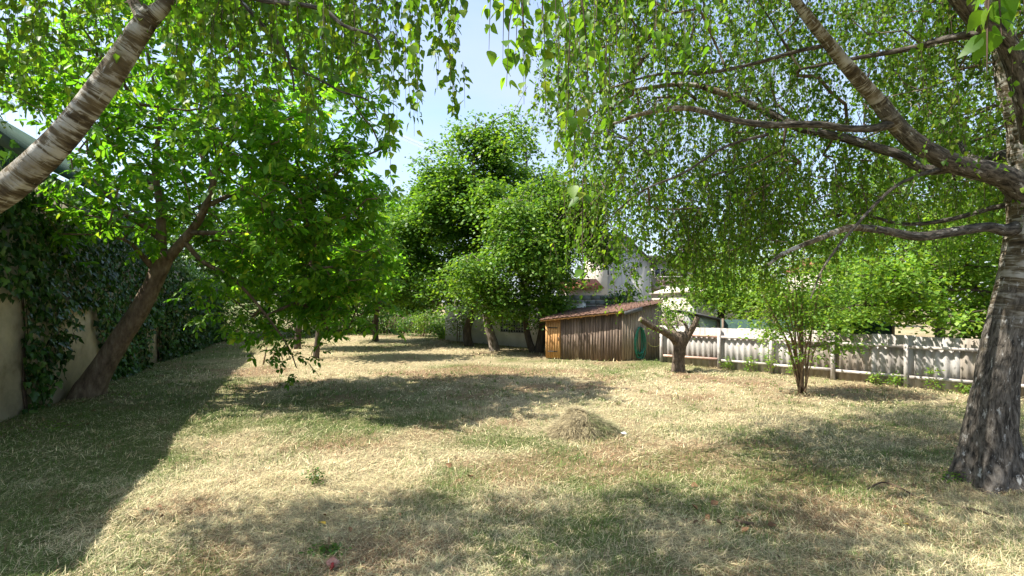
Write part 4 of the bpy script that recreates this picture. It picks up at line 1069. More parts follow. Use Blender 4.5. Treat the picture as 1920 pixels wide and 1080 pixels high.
# ---- trees beyond the fence on the right
plain_tree('maple_tree', 'bright green maple leaning over the right end of the fence', A3(13.2, 13.0, 0), ([A3(13.2, 13.0, 0), A3(13.0, 13.0, 1.4), A3(12.6, 13.0, 2.6), A3(12.0, 13.0, 4.2)], [0.2, 0.16, 0.13, 0.05]),
           [((10.3, 13.1, 2.7), (2.1, 1.2, 1.0)), ((11.0, 13.2, 2.05), (1.6, 1.2, 0.75)), ((9.3, 13.4, 2.0), (1.1, 0.8, 0.6)), ((10.5, 11.6, 1.75), (0.8, 0.5, 0.4)), ((12.0, 13.0, 3.8), (1.7, 1.4, 1.5))], 420, M['pale_leaf'], size=0.105, per=44, rad=0.26, seed=305, flat=0.25, droop=0.35, zmin=1.25, gap=0.38,
           extra=[([A3(12.7, 13.0, 2.2), A3(11.6, 13.0, 2.4), A3(10.4, 13.0, 2.3), A3(9.4, 13.2, 2.0)], [0.07, 0.05, 0.03, 0.012])])
for k, (X, d, zc, r, rz, n, mt, lab) in enumerate(((9.6, 20.5, 2.7, 1.3, 1.3, 110, 'pale_leaf', 'yellow-green tree behind the fence left of the shrub'), (11.6, 18.0, 2.2, 1.7, 1.3, 150, 'maple_leaf', 'rounded green tree behind the fence right of the shrub'), (14.6, 17.5, 5.6, 3.6, 3.4, 330, 'maple_leaf', 'large green tree filling the view behind the old birch trunk'), (17.0, 24.0, 5.0, 4.2, 4.0, 300, 'dark_leaf', 'dark tree far behind the right end of the fence'), (12.6, 31.0, 6.0, 2.6, 3.4, 180, 'dark_leaf', 'grey-trunked tree in front of the red roofed house'), (8.9, 22.0, 3.4, 1.3, 1.6, 90, 'pale_leaf', 'small pale tree in front of the cream house'), (14.2, 14.6, 2.2, 1.9, 1.7, 170, 'maple_leaf', 'dense green tree just behind the fence beside the birch trunk'))):
    plain_tree('neighbour_tree', lab, A3(X, d, 0), ([A3(X, d, 0), A3(X + 0.1, d, zc * 0.5), A3(X + 0.4, d, zc + rz * 0.6)], [0.2, 0.16, 0.05]), [((X, d, zc), (r, r * 0.8, rz)), ((X - r * 0.3, d - 0.5, zc - rz * 0.45), (r * 0.8, r * 0.6, rz * 0.6))], n, M[mt], size=0.15, per=46, rad=0.4, seed=320 + k, zmin=0.8, group='trees in the neighbouring gardens', barkmat=M['bark_grey'] if k == 4 else None)

# ---- the pollarded tree
pb = G(1272, 697)
T = Tree('pollarded_tree', 'stump-armed pollarded tree with three sawn limbs in front of the shed', 'tree', pb, M['pollard_bark'])
dp = 15.3
T.limb('trunk', [P(1272, 703, dp), P(1272, 692, dp), P(1272, 670, dp), P(1274, 648, dp), P(1275, 632, dp), P(1276, 622, dp)], [PW(36, dp), PW(27, dp), PW(23, dp), PW(24, dp), PW(27, dp), PW(16, dp)], 20, 0.10, None, 6, 61)
arms = [([P(1272, 645, dp), P(1262, 633, 15.2), P(1244, 621, 15.1), P(1224, 613, 15.0), P(1200, 598, 14.9)], [PW(22, dp), PW(18, dp), PW(15, dp), PW(13, dp), PW(11, dp)]),
        ([P(1279, 645, dp), P(1290, 630, 15.3), P(1300, 612, 15.2), P(1308, 595, 15.2)], [PW(20, dp), PW(15, dp), PW(13, dp), PW(12, dp)]),
        ([P(1270, 640, dp), P(1262, 622, 15.6), P(1252, 607, 15.8), P(1246, 598, 15.9)], [PW(20, dp), PW(16, dp), PW(14, dp), PW(12, dp)]),
        ([P(1280, 635, dp), P(1288, 618, 15.6), P(1284, 606, 15.7), P(1274, 600, 15.8)], [PW(12, dp), PW(8, dp), PW(6, dp), PW(4, dp)])]
for i, (pp, ra) in enumerate(arms):
    p = T.limb('sawn_limb', pp, ra, 14, 0.12, None, 5, 70 + i)
    # the pale sawn face
    if i < 3:
        dirv = nrm(p[-1] - p[-2]); s = nrm(np.cross(dirv, A3(0.1, 0.3, 1))); w = np.cross(dirv, s); r = ra[-1] * 0.86
        ring = [p[-1] + dirv * 0.004 + r * (math.cos(q) * s + math.sin(q) * w) for q in np.linspace(0, 2 * np.pi, 13)[:-1]]
        part('sawn_face', np.array(ring), [np.arange(12)[None, :]], M['cut_wood'], T.root, smooth=False)
rr = np.random.default_rng(8)
lv = Leaves('shrub')
tp = np.array([P(1255, 596, 15.4), P(1268, 590, 15.3), P(1246, 585, 15.4), P(1283, 598, 15.5), P(1262, 610, 15.2), P(1296, 604, 15.6), P(1230, 606, 15.0), P(1258, 575, 15.4), P(1272, 570, 15.4), P(1285, 578, 15.3), P(1264, 556, 15.5), P(1250, 566, 15.3), P(1292, 586, 15.2), P(1278, 585, 15.1)])
spray(rr, lv, tp, 46, 0.17, 0.085, 0.8, 0.2)
V, F = strands(np.repeat([P(1270, 615, 15.4)], len(tp), 0), tp * 0.5 + np.repeat([P(1270, 612, 15.4)], len(tp), 0) * 0.5, tp, 0.008)
part('sprouts', V, [F], M['twig'], T.root, stuff=True)
lv.build(T.root, M['pale_leaf'], 0)

# ------------------------------------------------------------------ left wall, ivy, green barn
S0, S1, WH = -6.2, 20.0, 3.9

def wall_h(s):
    return 4.6 - 0.085 * np.asarray(s, float)


wall = empty('garden_wall', 'beige plastered boundary wall half hidden under ivy on the left', 'wall', WALL0)
n = 90
sv = np.linspace(S0, S1, n)
V = []
for off, zf in ((0, 0), (0, 1), (-0.3, 1), (-0.3, 0)):
    zz = np.where(zf, wall_h(sv) - 0.2 + 0.05 * np.sin(sv * 1.7), -0.2)
    q = WALL0 + sv[:, None] * WDIR + off * WNRM; q[:, 2] = zz
    V.append(q)
V = np.stack(V, 1).reshape(-1, 3)
k = (np.arange(n - 1) * 4)[:, None]
F = np.concatenate([k + np.array([[a, (a + 1) % 4, 4 + (a + 1) % 4, 4 + a]]) for a in range(4)])
part('plaster_face', V, [F], M['plaster'], wall, smooth=False)
for s in (10.4,):
    q = WALL0 + s * WDIR + WNRM * 0.1
    Vb, Fb = beam(q, q + A3(0, 0, 2.2), 0.25, 0.22, WNRM)
    part('pier', Vb, [Fb], M['plaster'], wall, smooth=False)

rg = np.random.default_rng(55)
N = 22000
s = rg.uniform(-1.5, S1, N); z = rg.uniform(0.0, 1.02, N) * wall_h(s)
f_ = fbm(s * 1.3, z * 1.3, 8, 3)
bulge = 0.10 + 0.34 * fbm(s * 0.9, z * 0.7 + 4, 12, 3)


def bare(s, z):
    """the places where plaster still shows"""
    wob = (fbm(s * 2.2, z * 2.2, 33, 3) - 0.5) * 0.8
    b1 = (s < 0.35 + wob * 0.5 - 0.14 * z) & (z < 2.3 + wob)
    t = np.clip(z / 1.95, 0, 1)
    b2 = (s > 1.15 + 1.25 * t + wob * 0.35) & (s < 4.4 - 1.0 * t + wob * 0.35) & (z < 1.95)
    b3 = (s > 7.7 + wob * 0.3) & (s < 9.0 + wob * 0.3) & (z < 1.35 + wob)
    return b1 | b2 | b3


ok = ~bare(s, z) & (f_ > 0.24)
s, z, bulge = s[ok], z[ok], bulge[ok]
out_ = bulge * rg.uniform(0.15, 1.0, len(s)) + np.where(z > wall_h(s) - 0.35, rg.uniform(-0.5, 0.25, len(s)), 0) + np.clip(s - 9, 0, 3) * 0.12 * rg.random(len(s))
p = WALL0 + s[:, None] * WDIR + out_[:, None] * WNRM; p[:, 2] = z
ivy = empty('ivy', 'dense dark ivy climbing the beige boundary wall', 'ivy', WALL0 + WDIR * 2 + WNRM * 0.02)
lv = Leaves('ivy')
d = -A3(0, 0, 1) + WNRM * 0.35 + rg.normal(0, 0.4, (len(p), 3))
nn = WNRM * 1.0 + A3(0, 0, 0.55) + rg.normal(0, 0.42, (len(p), 3))
lv.add(p, d, nn, rg.uniform(0.08, 0.17, len(p)))
lv.build(ivy, M['ivy_leaf'], 300, 7.0)
st = []
for i in range(46):
    s0 = rg.uniform(0.4, S1)
    if bare(np.array([s0]), np.array([0.3]))[0] and rg.random() < 0.8:
        continue
    z1 = rg.uniform(1.5, 4.0); s1 = s0 + rg.normal(0, 0.5)
    pts = [WALL0 + (s0 + (s1 - s0) * t + 0.06 * math.sin(9 * t + i)) * WDIR + WNRM * 0.03 + A3(0, 0, z1 * t) for t in np.linspace(0, 1, 7)]
    V_, Fs_, _ = tube(np.array(pts), np.linspace(0.016, 0.005, 7), 5, cap=False)
    st.append((V_, Fs_[0]))
V, F = merge(st)
part('stems', V, [F], M['twig'], ivy, stuff=True)

barn = empty('green_barn', 'dark green ribbed metal barn rising behind the ivy wall', 'building', A3(-12.0, 11.6, 0))
eave, ridge = A3(-10.80, 11.6, 5.28), A3(-13.4, 11.6, 7.2)
gd = WDIR
for i in range(12):
    x0 = -10.9 - i * 0.3; x1 = x0 - 0.27
    zt = lambda x: min(eave[2] + (eave[0] - x) / 2.6 * 1.92, ridge[2]) - 0.1
    pr = 0.0 if i % 2 else 0.05
    Vh, Fh = hexa([A3(x0, 11.6 - pr, 0), A3(x1, 11.6 - pr, 0), A3(x1, 11.8, 0), A3(x0, 11.8, 0)], [A3(x0, 11.6 - pr, zt(x0)), A3(x1, 11.6 - pr, zt(x1)), A3(x1, 11.8, zt(x1)), A3(x0, 11.8, zt(x0))])
    part('cladding_panel', Vh, [Fh], M['green_metal'], barn, smooth=False)
Vh, Fh = hexa([A3(-10.8, 11.75, 0), A3(-14.6, 11.75, 0), A3(-14.6, 11.75, 0) + gd * 9, A3(-10.8, 11.75, 0) + gd * 9], [A3(-10.8, 11.75, 5.1), A3(-14.6, 11.75, 5.1), A3(-14.6, 11.75, 5.1) + gd * 9, A3(-10.8, 11.75, 5.1) + gd * 9])
part('inner_wall', Vh, [Fh], M['green_metal'], barn, smooth=False)
e2, r2 = eave + A3(0.2, -0.25, -0.1), ridge + A3(0, -0.25, 0.06)
Vh, Fh = hexa([e2, r2, r2 + gd * 9.4, e2 + gd * 9.4], [e2 + A3(0, 0, 0.1), r2 + A3(0, 0, 0.1), r2 + gd * 9.4 + A3(0, 0, 0.1), e2 + gd * 9.4 + A3(0, 0, 0.1)])
part('roof', Vh, [Fh], M['green_metal'], barn, smooth=False)
Vh, Fh = beam(e2 + A3(0, -0.03, 0.0), r2 + A3(0, -0.03, 0.0), 0.05, 0.24)
part('verge_trim', Vh, [Fh], M['green_trim'], barn, smooth=False)

# ------------------------------------------------------------------ shed
A_, C_, B_, B2_, D_ = A3(1.24, 18.84, 0), A3(3.81, 17.84, 0), A3(5.3, 18.5, 0), A3(5.6, 19.2, 0), A3(2.4, 20.6, 0)


def roofz(x, y):
    return 1.44 + 0.1496 * (x - 1.06) + 0.075 * (y - 18.9)


shed = empty('garden_shed', 'low wooden plank shed with rusty mono-pitch roof and orange door', 'shed', C_)


def planks(a, b, n, mat, name='plank', parent=shed, gapw=0.006, seed=0, z0=0.0, z1=None):
    r = random.Random(seed)
    dv = (b - a); ln = np.linalg.norm(dv); dv = dv / ln; nv = A3(dv[1], -dv[0], 0)
    for i in range(n):
        s0 = ln * i / n + gapw; s1 = ln * (i + 1) / n - gapw
        p0 = a + dv * s0; p1 = a + dv * s1
        pr = r.uniform(-0.006, 0.008); th = 0.022
        q = [p0 + nv * pr, p1 + nv * pr, p1 + nv * (pr - th), p0 + nv * (pr - th)]
        zb = z0 + r.uniform(0.0, 0.05) - 0.02
        bt = [A3(v[0], v[1], zb) for v in q]
        tp_ = [A3(v[0], v[1], (roofz(v[0], v[1]) - 0.03) if z1 is None else z1) for v in q]
        V_, F_ = hexa(bt, tp_)
        part(name, V_, [F_], mat, parent, smooth=False)


fr = nrm(C_ - A_)
door_end = A_ + fr * 0.56
planks(door_end, C_, 22, M['plank_dark'], seed=1, gapw=0.004)
planks(C_ + nrm(B_ - C_) * 0.02, B_, 14, M['plank_grey'], seed=2, gapw=0.003)
planks(B_, B2_, 6, M['plank_grey'], seed=3)
planks(D_, A_, 14, M['plank_dark'], seed=4)
planks(B2_, D_, 24, M['plank_dark'], seed=5)
# the orange door with strap hinges
nf = A3(fr[1], -fr[0], 0)
dV, dF = hexa([A_ + nf * 0.0 + A3(0, 0, 0.02), door_end + nf * 0.0 + A3(0, 0, 0.02), door_end - nf * 0.02 + A3(0, 0, 0.02), A_ - nf * 0.02 + A3(0, 0, 0.02)],
              [A3(*A_[:2], 1.39), A3(*door_end[:2], 1.42), A3(*(door_end - nf * 0.02)[:2], 1.42), A3(*(A_ - nf * 0.02)[:2], 1.39)])
door = part('door', dV, [dF], M['plank_new'], shed, smooth=False)
planks(A_ + nf * 0.026, door_end + nf * 0.026, 6, M['plank_new'], parent=door, seed=6, z0=0.04, z1=1.36, gapw=0.004)
for hz_ in (0.27, 1.14):
    V_, F_ = beam(A_ + fr * 0.10 + nf * 0.04 + A3(0, 0, hz_), A_ + fr * 0.46 + nf * 0.04 + A3(0, 0, hz_), 0.012, 0.032)
    part('strap_hinge', V_, [F_], M['iron'], door, smooth=False)
V_, F_ = beam(A_ + fr * 0.50 + nf * 0.045 + A3(0, 0, 0.66), A_ + fr * 0.50 + nf * 0.045 + A3(0, 0, 0.80), 0.02, 0.02, nf)
part('latch', V_, [F_], M['iron'], door, smooth=False)
for q in (C_ - nf * 0.06, B_ - A3(0.03, -0.05, 0)):
    V_, F_ = beam(q + A3(0, 0, 0), A3(q[0], q[1], roofz(q[0], q[1]) - 0.05), 0.08, 0.08, (0, 1, 0))
    part('corner_post', V_, [F_], M['plank_dark'], shed, smooth=False)
# roof sheets
o = 0.24
RC = [A_ + A3(-0.22, -0.14, 0), C_ + A3(0.06, -o, 0), B_ + A3(0.12, -0.10, 0), B2_ + A3(0.12, 0.15, 0), D_ + A3(-0.1, 0.15, 0)]
# front edge runs RC0-RC1-RC2, back edge RC4-RC3
nst = 9


def along(pts, t):
    pts = np.array(pts); L_ = np.concatenate([[0], np.cumsum(np.linalg.norm(np.diff(pts, axis=0), axis=1))]); L_ = L_ / L_[-1]
    return A3(np.interp(t, L_, pts[:, 0]), np.interp(t, L_, pts[:, 1]), 0)


brk = np.linalg.norm(RC[1] - RC[0]); brk = brk / (brk + np.linalg.norm(RC[2] - RC[1]))
ts = sorted(set(list(np.linspace(0, brk, 7)) + list(np.linspace(brk, 1, 4))))
for i in range(len(ts) - 1):
    t0, t1 = ts[i], ts[i + 1]
    m = 10
    Vr = []
    for j in range(m + 1):
        t = t0 + (t1 - t0) * j / m * 1.0
        f0 = along(RC[:3], t); f1 = along([RC[4], RC[3]], t)
        wv = 0.012 * math.cos(j / m * 2 * math.pi * 3) + (0.008 if i % 2 else 0.0)
        for q in (f0, f0 * 0.5 + f1 * 0.5, f1):
            Vr.append(A3(q[0], q[1], roofz(q[0], q[1]) + 0.02 + wv))
        for q in (f0, f0 * 0.5 + f1 * 0.5, f1):
            Vr.append(A3(q[0], q[1], roofz(q[0], q[1]) - 0.002 + wv))
    Fq = []
    for j in range(m):
        a = j * 6; b = a + 6
        Fq += [[a, b, b + 1, a + 1], [a + 1, b + 1, b + 2, a + 2], [a + 4, b + 4, b + 3, a + 3], [a + 5, b + 5, b + 4, a + 4], [a + 3, b + 3, b, a], [a + 2, b + 2, b + 5, a + 5]]
    Fq += [[0, 1, 4, 3], [1, 2, 5, 4], [m * 6 + 3, m * 6 + 4, m * 6 + 1, m * 6], [m * 6 + 4, m * 6 + 5, m * 6 + 2, m * 6 + 1]]
    part('roof_sheet', np.array(Vr), [np.array(Fq)], M['roof_sheet'], shed, smooth=False)
# fallen leaves lying on the roof
rr = np.random.default_rng(3)
lv = Leaves('shrub')
tt = rr.random(420); uu = rr.random(420) ** 0.8
q = np.array([along(RC[:3], t) * (1 - u) + along([RC[4], RC[3]], t) * u for t, u in zip(tt, uu)])
q[:, 2] = roofz(q[:, 0], q[:, 1]) + 0.042
lv.add(q, rr.normal(0, 1, (420, 3)) * A3(1, 1, 0.1), A3(0, 0, 1) + rr.normal(0, 0.25, (420, 3)), rr.uniform(0.04, 0.08, 420))
o_ = lv.build(shed, M['dead_leaf'], 0); o_.name = 'leaf_litter'
# rafters under the eave and the dark bargeboard at the corner
for t in np.linspace(0.12, brk - 0.03, 6):
    f0 = along(RC[:3], t); zz = roofz(f0[0], f0[1]) - 0.05
    f1 = f0 - nf * 0.34
    V_, F_ = beam(A3(f0[0], f0[1], zz) - nf * 0.02, A3(f1[0], f1[1], roofz(f1[0], f1[1]) - 0.05), 0.05, 0.07)
    part('rafter', V_, [F_], M['plank_new'], shed, smooth=False)
g0 = RC[1] + A3(0.0, 0.02, 0); g1 = RC[1] * 0.55 + RC[2] * 0.45
V_, F_ = beam(A3(g0[0], g0[1], roofz(g0[0], g0[1]) - 0.08), A3(g1[0], g1[1], roofz(g1[0], g1[1]) - 0.05), 0.03, 0.14)
part('bargeboard', V_, [F_], M['slate_board'], shed, smooth=False)
g0 = RC[0]; g1 = RC[1]
V_, F_ = beam(A3(g0[0], g0[1], roofz(g0[0], g0[1]) - 0.035) - nf * 0.03, A3(g1[0], g1[1], roofz(g1[0], g1[1]) - 0.035) - nf * 0.03, 0.025, 0.05)
part('eave_board', V_, [F_], M['plank_new'], shed, smooth=False)

# green hose hung in long loops on the side wall
sdv = nrm(B_ - C_); sn = A3(sdv[1], -sdv[0], 0)
hc = C_ + sdv * 0.72 + sn * 0.03
hose = empty('garden_hose', 'green garden hose hung in long loops on the shed side', 'hose', hc)
rr = random.Random(4)
for i in range(9):
    pts = []
    wv = rr.uniform(0.09, 0.20); bt = rr.uniform(0.06, 0.30); tpz = 1.18 + rr.uniform(-0.03, 0.03); sx = rr.uniform(-0.06, 0.10)
    for k in range(25):
        a = 2 * math.pi * k / 24
        zz = (tpz + bt) / 2 + (tpz - bt) / 2 * math.cos(a)
        ww = wv * (1.0 + 0.35 * (tpz - zz) / (tpz - bt)) * math.sin(a) + sx * (tpz - zz) / (tpz - bt)
        pts.append(hc + sdv * ww + sn * (0.02 + 0.012 * i + 0.01 * math.sin(a * 3 + i)) + A3(0, 0, zz))
    V_, Fs_, uv_ = tube(np.array(pts), np.full(25, 0.014), 7)
    part('hose_loop', V_, Fs_, M['hose_green'], hose)
V_, F_ = beam(hc + A3(0, 0, 1.16) - sn * 0.03, hc + A3(0, 0, 1.19) + sn * 0.16, 0.03, 0.03)
part('hook', V_, [F_], M['iron'], hose, smooth=False)
# standpipe with a short yellow hose at the right end of the shed
tb = B_ + A3(0.05, -0.42, 0)
tap = empty('water_tap', 'standpipe with tap and short yellow hose beside the shed corner', 'tap', tb)
V_, Fs_, _ = tube(np.array([tb, tb + A3(0, 0, 0.4), tb + A3(0, 0, 0.78)]), [0.03, 0.03, 0.028], 8)
part('pipe', V_, Fs_, M['iron'], tap)
V_, F_ = merge([beam(tb + A3(-0.1, -0.02, 0.74), tb + A3(0.04, -0.02, 0.74), 0.05, 0.05), beam(tb + A3(-0.02, -0.03, 0.76), tb + A3(-0.02, -0.03, 0.84), 0.035, 0.10, (1, 0, 0))])
part('tap_head', V_, [F_], M['brass'], tap, smooth=False)
pts = [tb + A3(-0.09, -0.03, 0.72), tb + A3(-0.14, -0.03, 0.58), tb + A3(-0.28, -0.03, 0.50), tb + A3(-0.45, 0.0, 0.54), tb + A3(-0.55, 0.0, 0.66)]
p = spline(pts, 5)
V_, Fs_, _ = tube(p, np.full(len(p), 0.013), 7)
part('hose', V_, Fs_, M['hose_yellow'], tap)

# ------------------------------------------------------------------ corrugated fence
fence = empty('corrugated_fence', 'grey corrugated fibre-cement fence with white posts and rails', 'fence', FEN0)


def fpt(s, off=0.0, z=0.0):
    q = FEN0 + FDIR * s + FNRM * off
    return A3(q[0], q[1], z)


def s_at(px):
    k = (px - 960) / FPX
    return (k * FEN0[1] - FEN0[0]) / (FDIR[0] - k * FDIR[1])


rr = random.Random(12)
FH = 1.27
posts = [s_at(px) for px in (1242, 1350, 1447, 1563, 1700)]
posts += [posts[-1] + 1.55, posts[-1] + 3.1, posts[-1] + 4.6]
pitch, amp = 0.182, 0.028
si = posts[0]
idx = 0
while si < posts[-1]:
    wdt = 0.91
    m = 30
    hh = FH + rr.uniform(-0.03, 0.04); zb = -0.03 + rr.uniform(-0.02, 0.03); lean = rr.uniform(-0.02, 0.02)
    ofs = 0.012 if idx % 2 else 0.0
    Vr = []
    for j in range(m + 1):
        s_ = si + wdt * j / m
        o1 = ofs + amp * math.cos(2 * math.pi * s_ / pitch) - 0.045
        for zz, oo in ((zb, o1), (hh, o1 + lean), (zb, o1 - 0.007), (hh, o1 + lean - 0.007)):
            Vr.append(fpt(s_, oo, zz))
    Fq = []
    for j in range(m):
        a = j * 4; b = a + 4
        Fq += [[a, b, b + 1, a + 1], [a + 3, b + 3, b + 2, a + 2], [a + 1, b + 1, b + 3, a + 3], [a + 2, b + 2, b, a]]
    Fq += [[0, 1, 3, 2], [m * 4 + 2, m * 4 + 3, m * 4 + 1, m * 4]]
    mid = si + wdt / 2
    brown = posts[2] + 0.5 < mid < posts[4] - 0.3 or mid > posts[4] + 0.9
    part('corrugated_sheet', np.array(Vr), [np.array(Fq)], M['sheet_brown'] if brown else M['sheet'], fence)
    si += 0.86; idx += 1
for i, ps in enumerate(posts):
    V_, F_ = beam(fpt(ps, 0.055, -0.1), fpt(ps, 0.055 + rr.uniform(-0.02, 0.02), FH + rr.uniform(-0.02, 0.03)), 0.085, 0.085, FDIR)
    part('post', V_, [F_], M['white_wood'], fence, smooth=False)
for i in range(len(posts) - 1):
    for zz in (0.99, 0.27):
        a, b = posts[i] + 0.05, posts[i + 1] - 0.05
        V_, F_ = beam(fpt(a, 0.035, zz + rr.uniform(-0.02, 0.02)), fpt(b, 0.035, zz + rr.uniform(-0.025, 0.025)), 0.055, 0.075)
        part('rail', V_, [F_], M['pink_wood'] if i == 0 else M['white_wood'], fence, smooth=False)
# weeds and creepers growing along the fence foot
rr = np.random.default_rng(77)
spots = [(1.2, 0.5, 'creeper climbing the fence sheet right of the first white post'), (1.75, 0.65, 'second creeper on the fence, between the two left posts'), (2.4, 0.45, 'leafy creeper on the fence just left of the tall shrub'), (4.3, 0.30, 'low weed at the fence foot under the pale rail'), (4.75, 0.32, 'weed sprouting at the fence foot left of the right-hand post'), (5.45, 0.55, 'green weed climbing beside the right-hand white post'), (6.0, 0.22, 'low weed clump at the fence foot nearest the birch'), (0.5, 0.4, 'small creeper on the sheets near the pollarded tree')]
for i, (s_, h_, lab) in enumerate(spots):
    b = fpt(s_, 0.16, 0)
    shrub('weed_plant', lab, b, [((b[0], b[1], h_ * 0.55), (0.14, 0.10, h_ * 0.5))], 16, M['pale_leaf'], size=0.075, per=9, rad=0.06, seed=400 + i, stems=3, stemr=0.006, gap=0.2, cat='weed', zmin=0.03, spread=0.05, group='weeds along the fence')

# ------------------------------------------------------------------ right boundary wall, lean-to, houses behind
W0, W1 = A3(-3.6, 27.6, 0), A3(2.9, 20.95, 0)
bw = empty('block_wall', 'pale rendered boundary wall with pierced block panel behind the trees', 'wall', W0)
wd = nrm(W1 - W0); wl_ = np.linalg.norm(W1 - W0); wnv = A3(wd[1], -wd[0], 0)
V_, F_ = hexa([W0, W1, W1 - wnv * 0.2, W0 - wnv * 0.2], [q + A3(0, 0, 2.05) for q in (W0, W1, W1 - wnv * 0.2, W0 - wnv * 0.2)])
part('rendered_wall', V_, [F_], M['render_wall'], bw, smooth=False)
for i in range(10):      # pierced block panel
    for j in range(4):
        s0 = 4.4 + i * 0.17; z0 = 0.66 + j * 0.13
        q = W0 + wd * s0 + wnv * 0.025 + A3(0, 0, z0)
        V_, F_ = merge([beam(q, q + wd * 0.17, 0.04, 0.03), beam(q, q + A3(0, 0, 0.13), 0.04, 0.03, wd)])
        part('pierced_block', V_, [F_], M['block_wall'], bw, smooth=False)
V_, F_ = beam(W0 + wd * 4.36 + wnv * 0.004 + A3(0, 0, 0.92), W0 + wd * 6.14 + wnv * 0.004 + A3(0, 0, 0.92), 0.006, 0.56)
part('recess_shade_sheet', V_, [F_], M['glass_dark'], bw, smooth=False)  # dark sheet on the solid wall stands in for shade inside the openings
V_, F_ = beam(W0 + A3(0, 0, 2.09) - wnv * 0.1, W1 + A3(0, 0, 2.09) - wnv * 0.1, 0.3, 0.08)
part('coping', V_, [F_], M['block_wall'], bw, smooth=False)
# grey block wall rising behind the shed roof
Wa, Wb = A3(1.8, 22.6, 0), A3(5.4, 21.6, 0)
gw = empty('concrete_block_wall', 'grey concrete block wall showing above the shed roof', 'wall', Wa)
gd_ = nrm(Wb - Wa); gl = np.linalg.norm(Wb - Wa)
for r_ in range(11):
    for c_ in range(int(gl / 0.42)):
        q = Wa + gd_ * (c_ * 0.42 + (0.21 if r_ % 2 else 0) + 0.2) + A3(0, 0, 0.11 + r_ * 0.215)
        if r_ < 6:
            continue
        V_, F_ = beam(q - gd_ * 0.203, q + gd_ * 0.203, 0.2, 0.205)
        part('concrete_block', V_, [F_], M['block_wall'], gw, smooth=False)
V_, F_ = beam(Wa + A3(0, 0, 0.65), Wb + A3(0, 0, 0.65), 0.19, 1.3)
part('lower_courses', V_, [F_], M['block_wall'], gw, smooth=False)
rr = np.random.default_rng(90)


def house_box(root, x0, x1, y0, y1, z1, mat, name='wall', z0=0.0):
    V_, F_ = hexa([A3(x0, y0, z0), A3(x1, y0, z0), A3(x1, y1, z0), A3(x0, y1, z0)], [A3(x0, y0, z1), A3(x1, y0, z1), A3(x1, y1, z1), A3(x0, y1, z1)])
    return part(name, V_, [F_], mat, root, smooth=False)


def window(root, x0, x1, z0, z1, y, mat='glass_dark', frame='house_white'):
    V_, F_ = hexa([A3(x0, y - 0.03, z0), A3(x1, y - 0.03, z0), A3(x1, y + 0.05, z0), A3(x0, y + 0.05, z0)], [A3(x0, y - 0.03, z1), A3(x1, y - 0.03, z1), A3(x1, y + 0.05, z1), A3(x0, y + 0.05, z1)])
    w = part('window', V_, [F_], M[mat], root, smooth=False)
    fr_ = [beam(A3(a, y - 0.05, b), A3(c, y - 0.05, d_), 0.07, 0.07, (0, 1, 0)) for a, b, c, d_ in ((x0, z0, x1, z0), (x0, z1, x1, z1), (x0, z0, x0, z1), (x1, z0, x1, z1), ((x0 + x1) / 2, z0, (x0 + x1) / 2, z1))]
    V_, F_ = merge(fr_)
    part('frame', V_, [F_], M[frame], w, smooth=False)


def XX(px, d):
    return (px - 960) / FPX * d


def ZZ(py, d):
    return HC - (py - HOR) / FPX * d


# white gabled house
d = 34.0
h = empty('gabled_house', 'tall white gabled house behind the shed', 'house', A3(XX(1165, d), d, 0))
x0, x1, xm = XX(1118, d), XX(1221, d), XX(1165, d)
ze, zr = ZZ(492, d), ZZ(438, d)
V_ = np.array([A3(x0, d, 0), A3(x1, d, 0), A3(x1, d, ze), A3(xm, d, zr), A3(x0, d, ze), A3(x0, d + 7, 0), A3(x1, d + 7, 0), A3(x1, d + 7, ze), A3(xm, d + 7, zr), A3(x0, d + 7, ze)])
part('wall', V_, [np.array([[0, 1, 2, 3, 4], [9, 8, 7, 6, 5]]), np.array([[1, 6, 7, 2], [5, 0, 4, 9], [2, 7, 8, 3], [4, 3, 8, 9]])], M['house_white'], h, smooth=False)
for (a, b) in ((x0 - 0.3, xm), (x1 + 0.3, xm)):
    za = ze - 0.3 * (zr - ze) / (xm - x0)
    V_, F_ = hexa([A3(a, d - 0.3, za + 0.02), A3(b, d - 0.3, zr + 0.02), A3(b, d + 7.2, zr + 0.02), A3(a, d + 7.2, za + 0.02)], [A3(a, d - 0.3, za + 0.16), A3(b, d - 0.3, zr + 0.16), A3(b, d + 7.2, zr + 0.16), A3(a, d + 7.2, za + 0.16)])
    part('roof', V_, [F_], M['slate_board'], h, smooth=False)
window(h, XX(1182, d), XX(1191, d), ZZ(517, d), ZZ(500, d), d)
window(h, XX(1130, d), XX(1142, d), ZZ(517, d), ZZ(500, d), d)
house_box(h, XX(1104, d), XX(1136, d), d - 0.6, d + 2, ZZ(455, d), M['house_cream'], 'side_wing', 0)
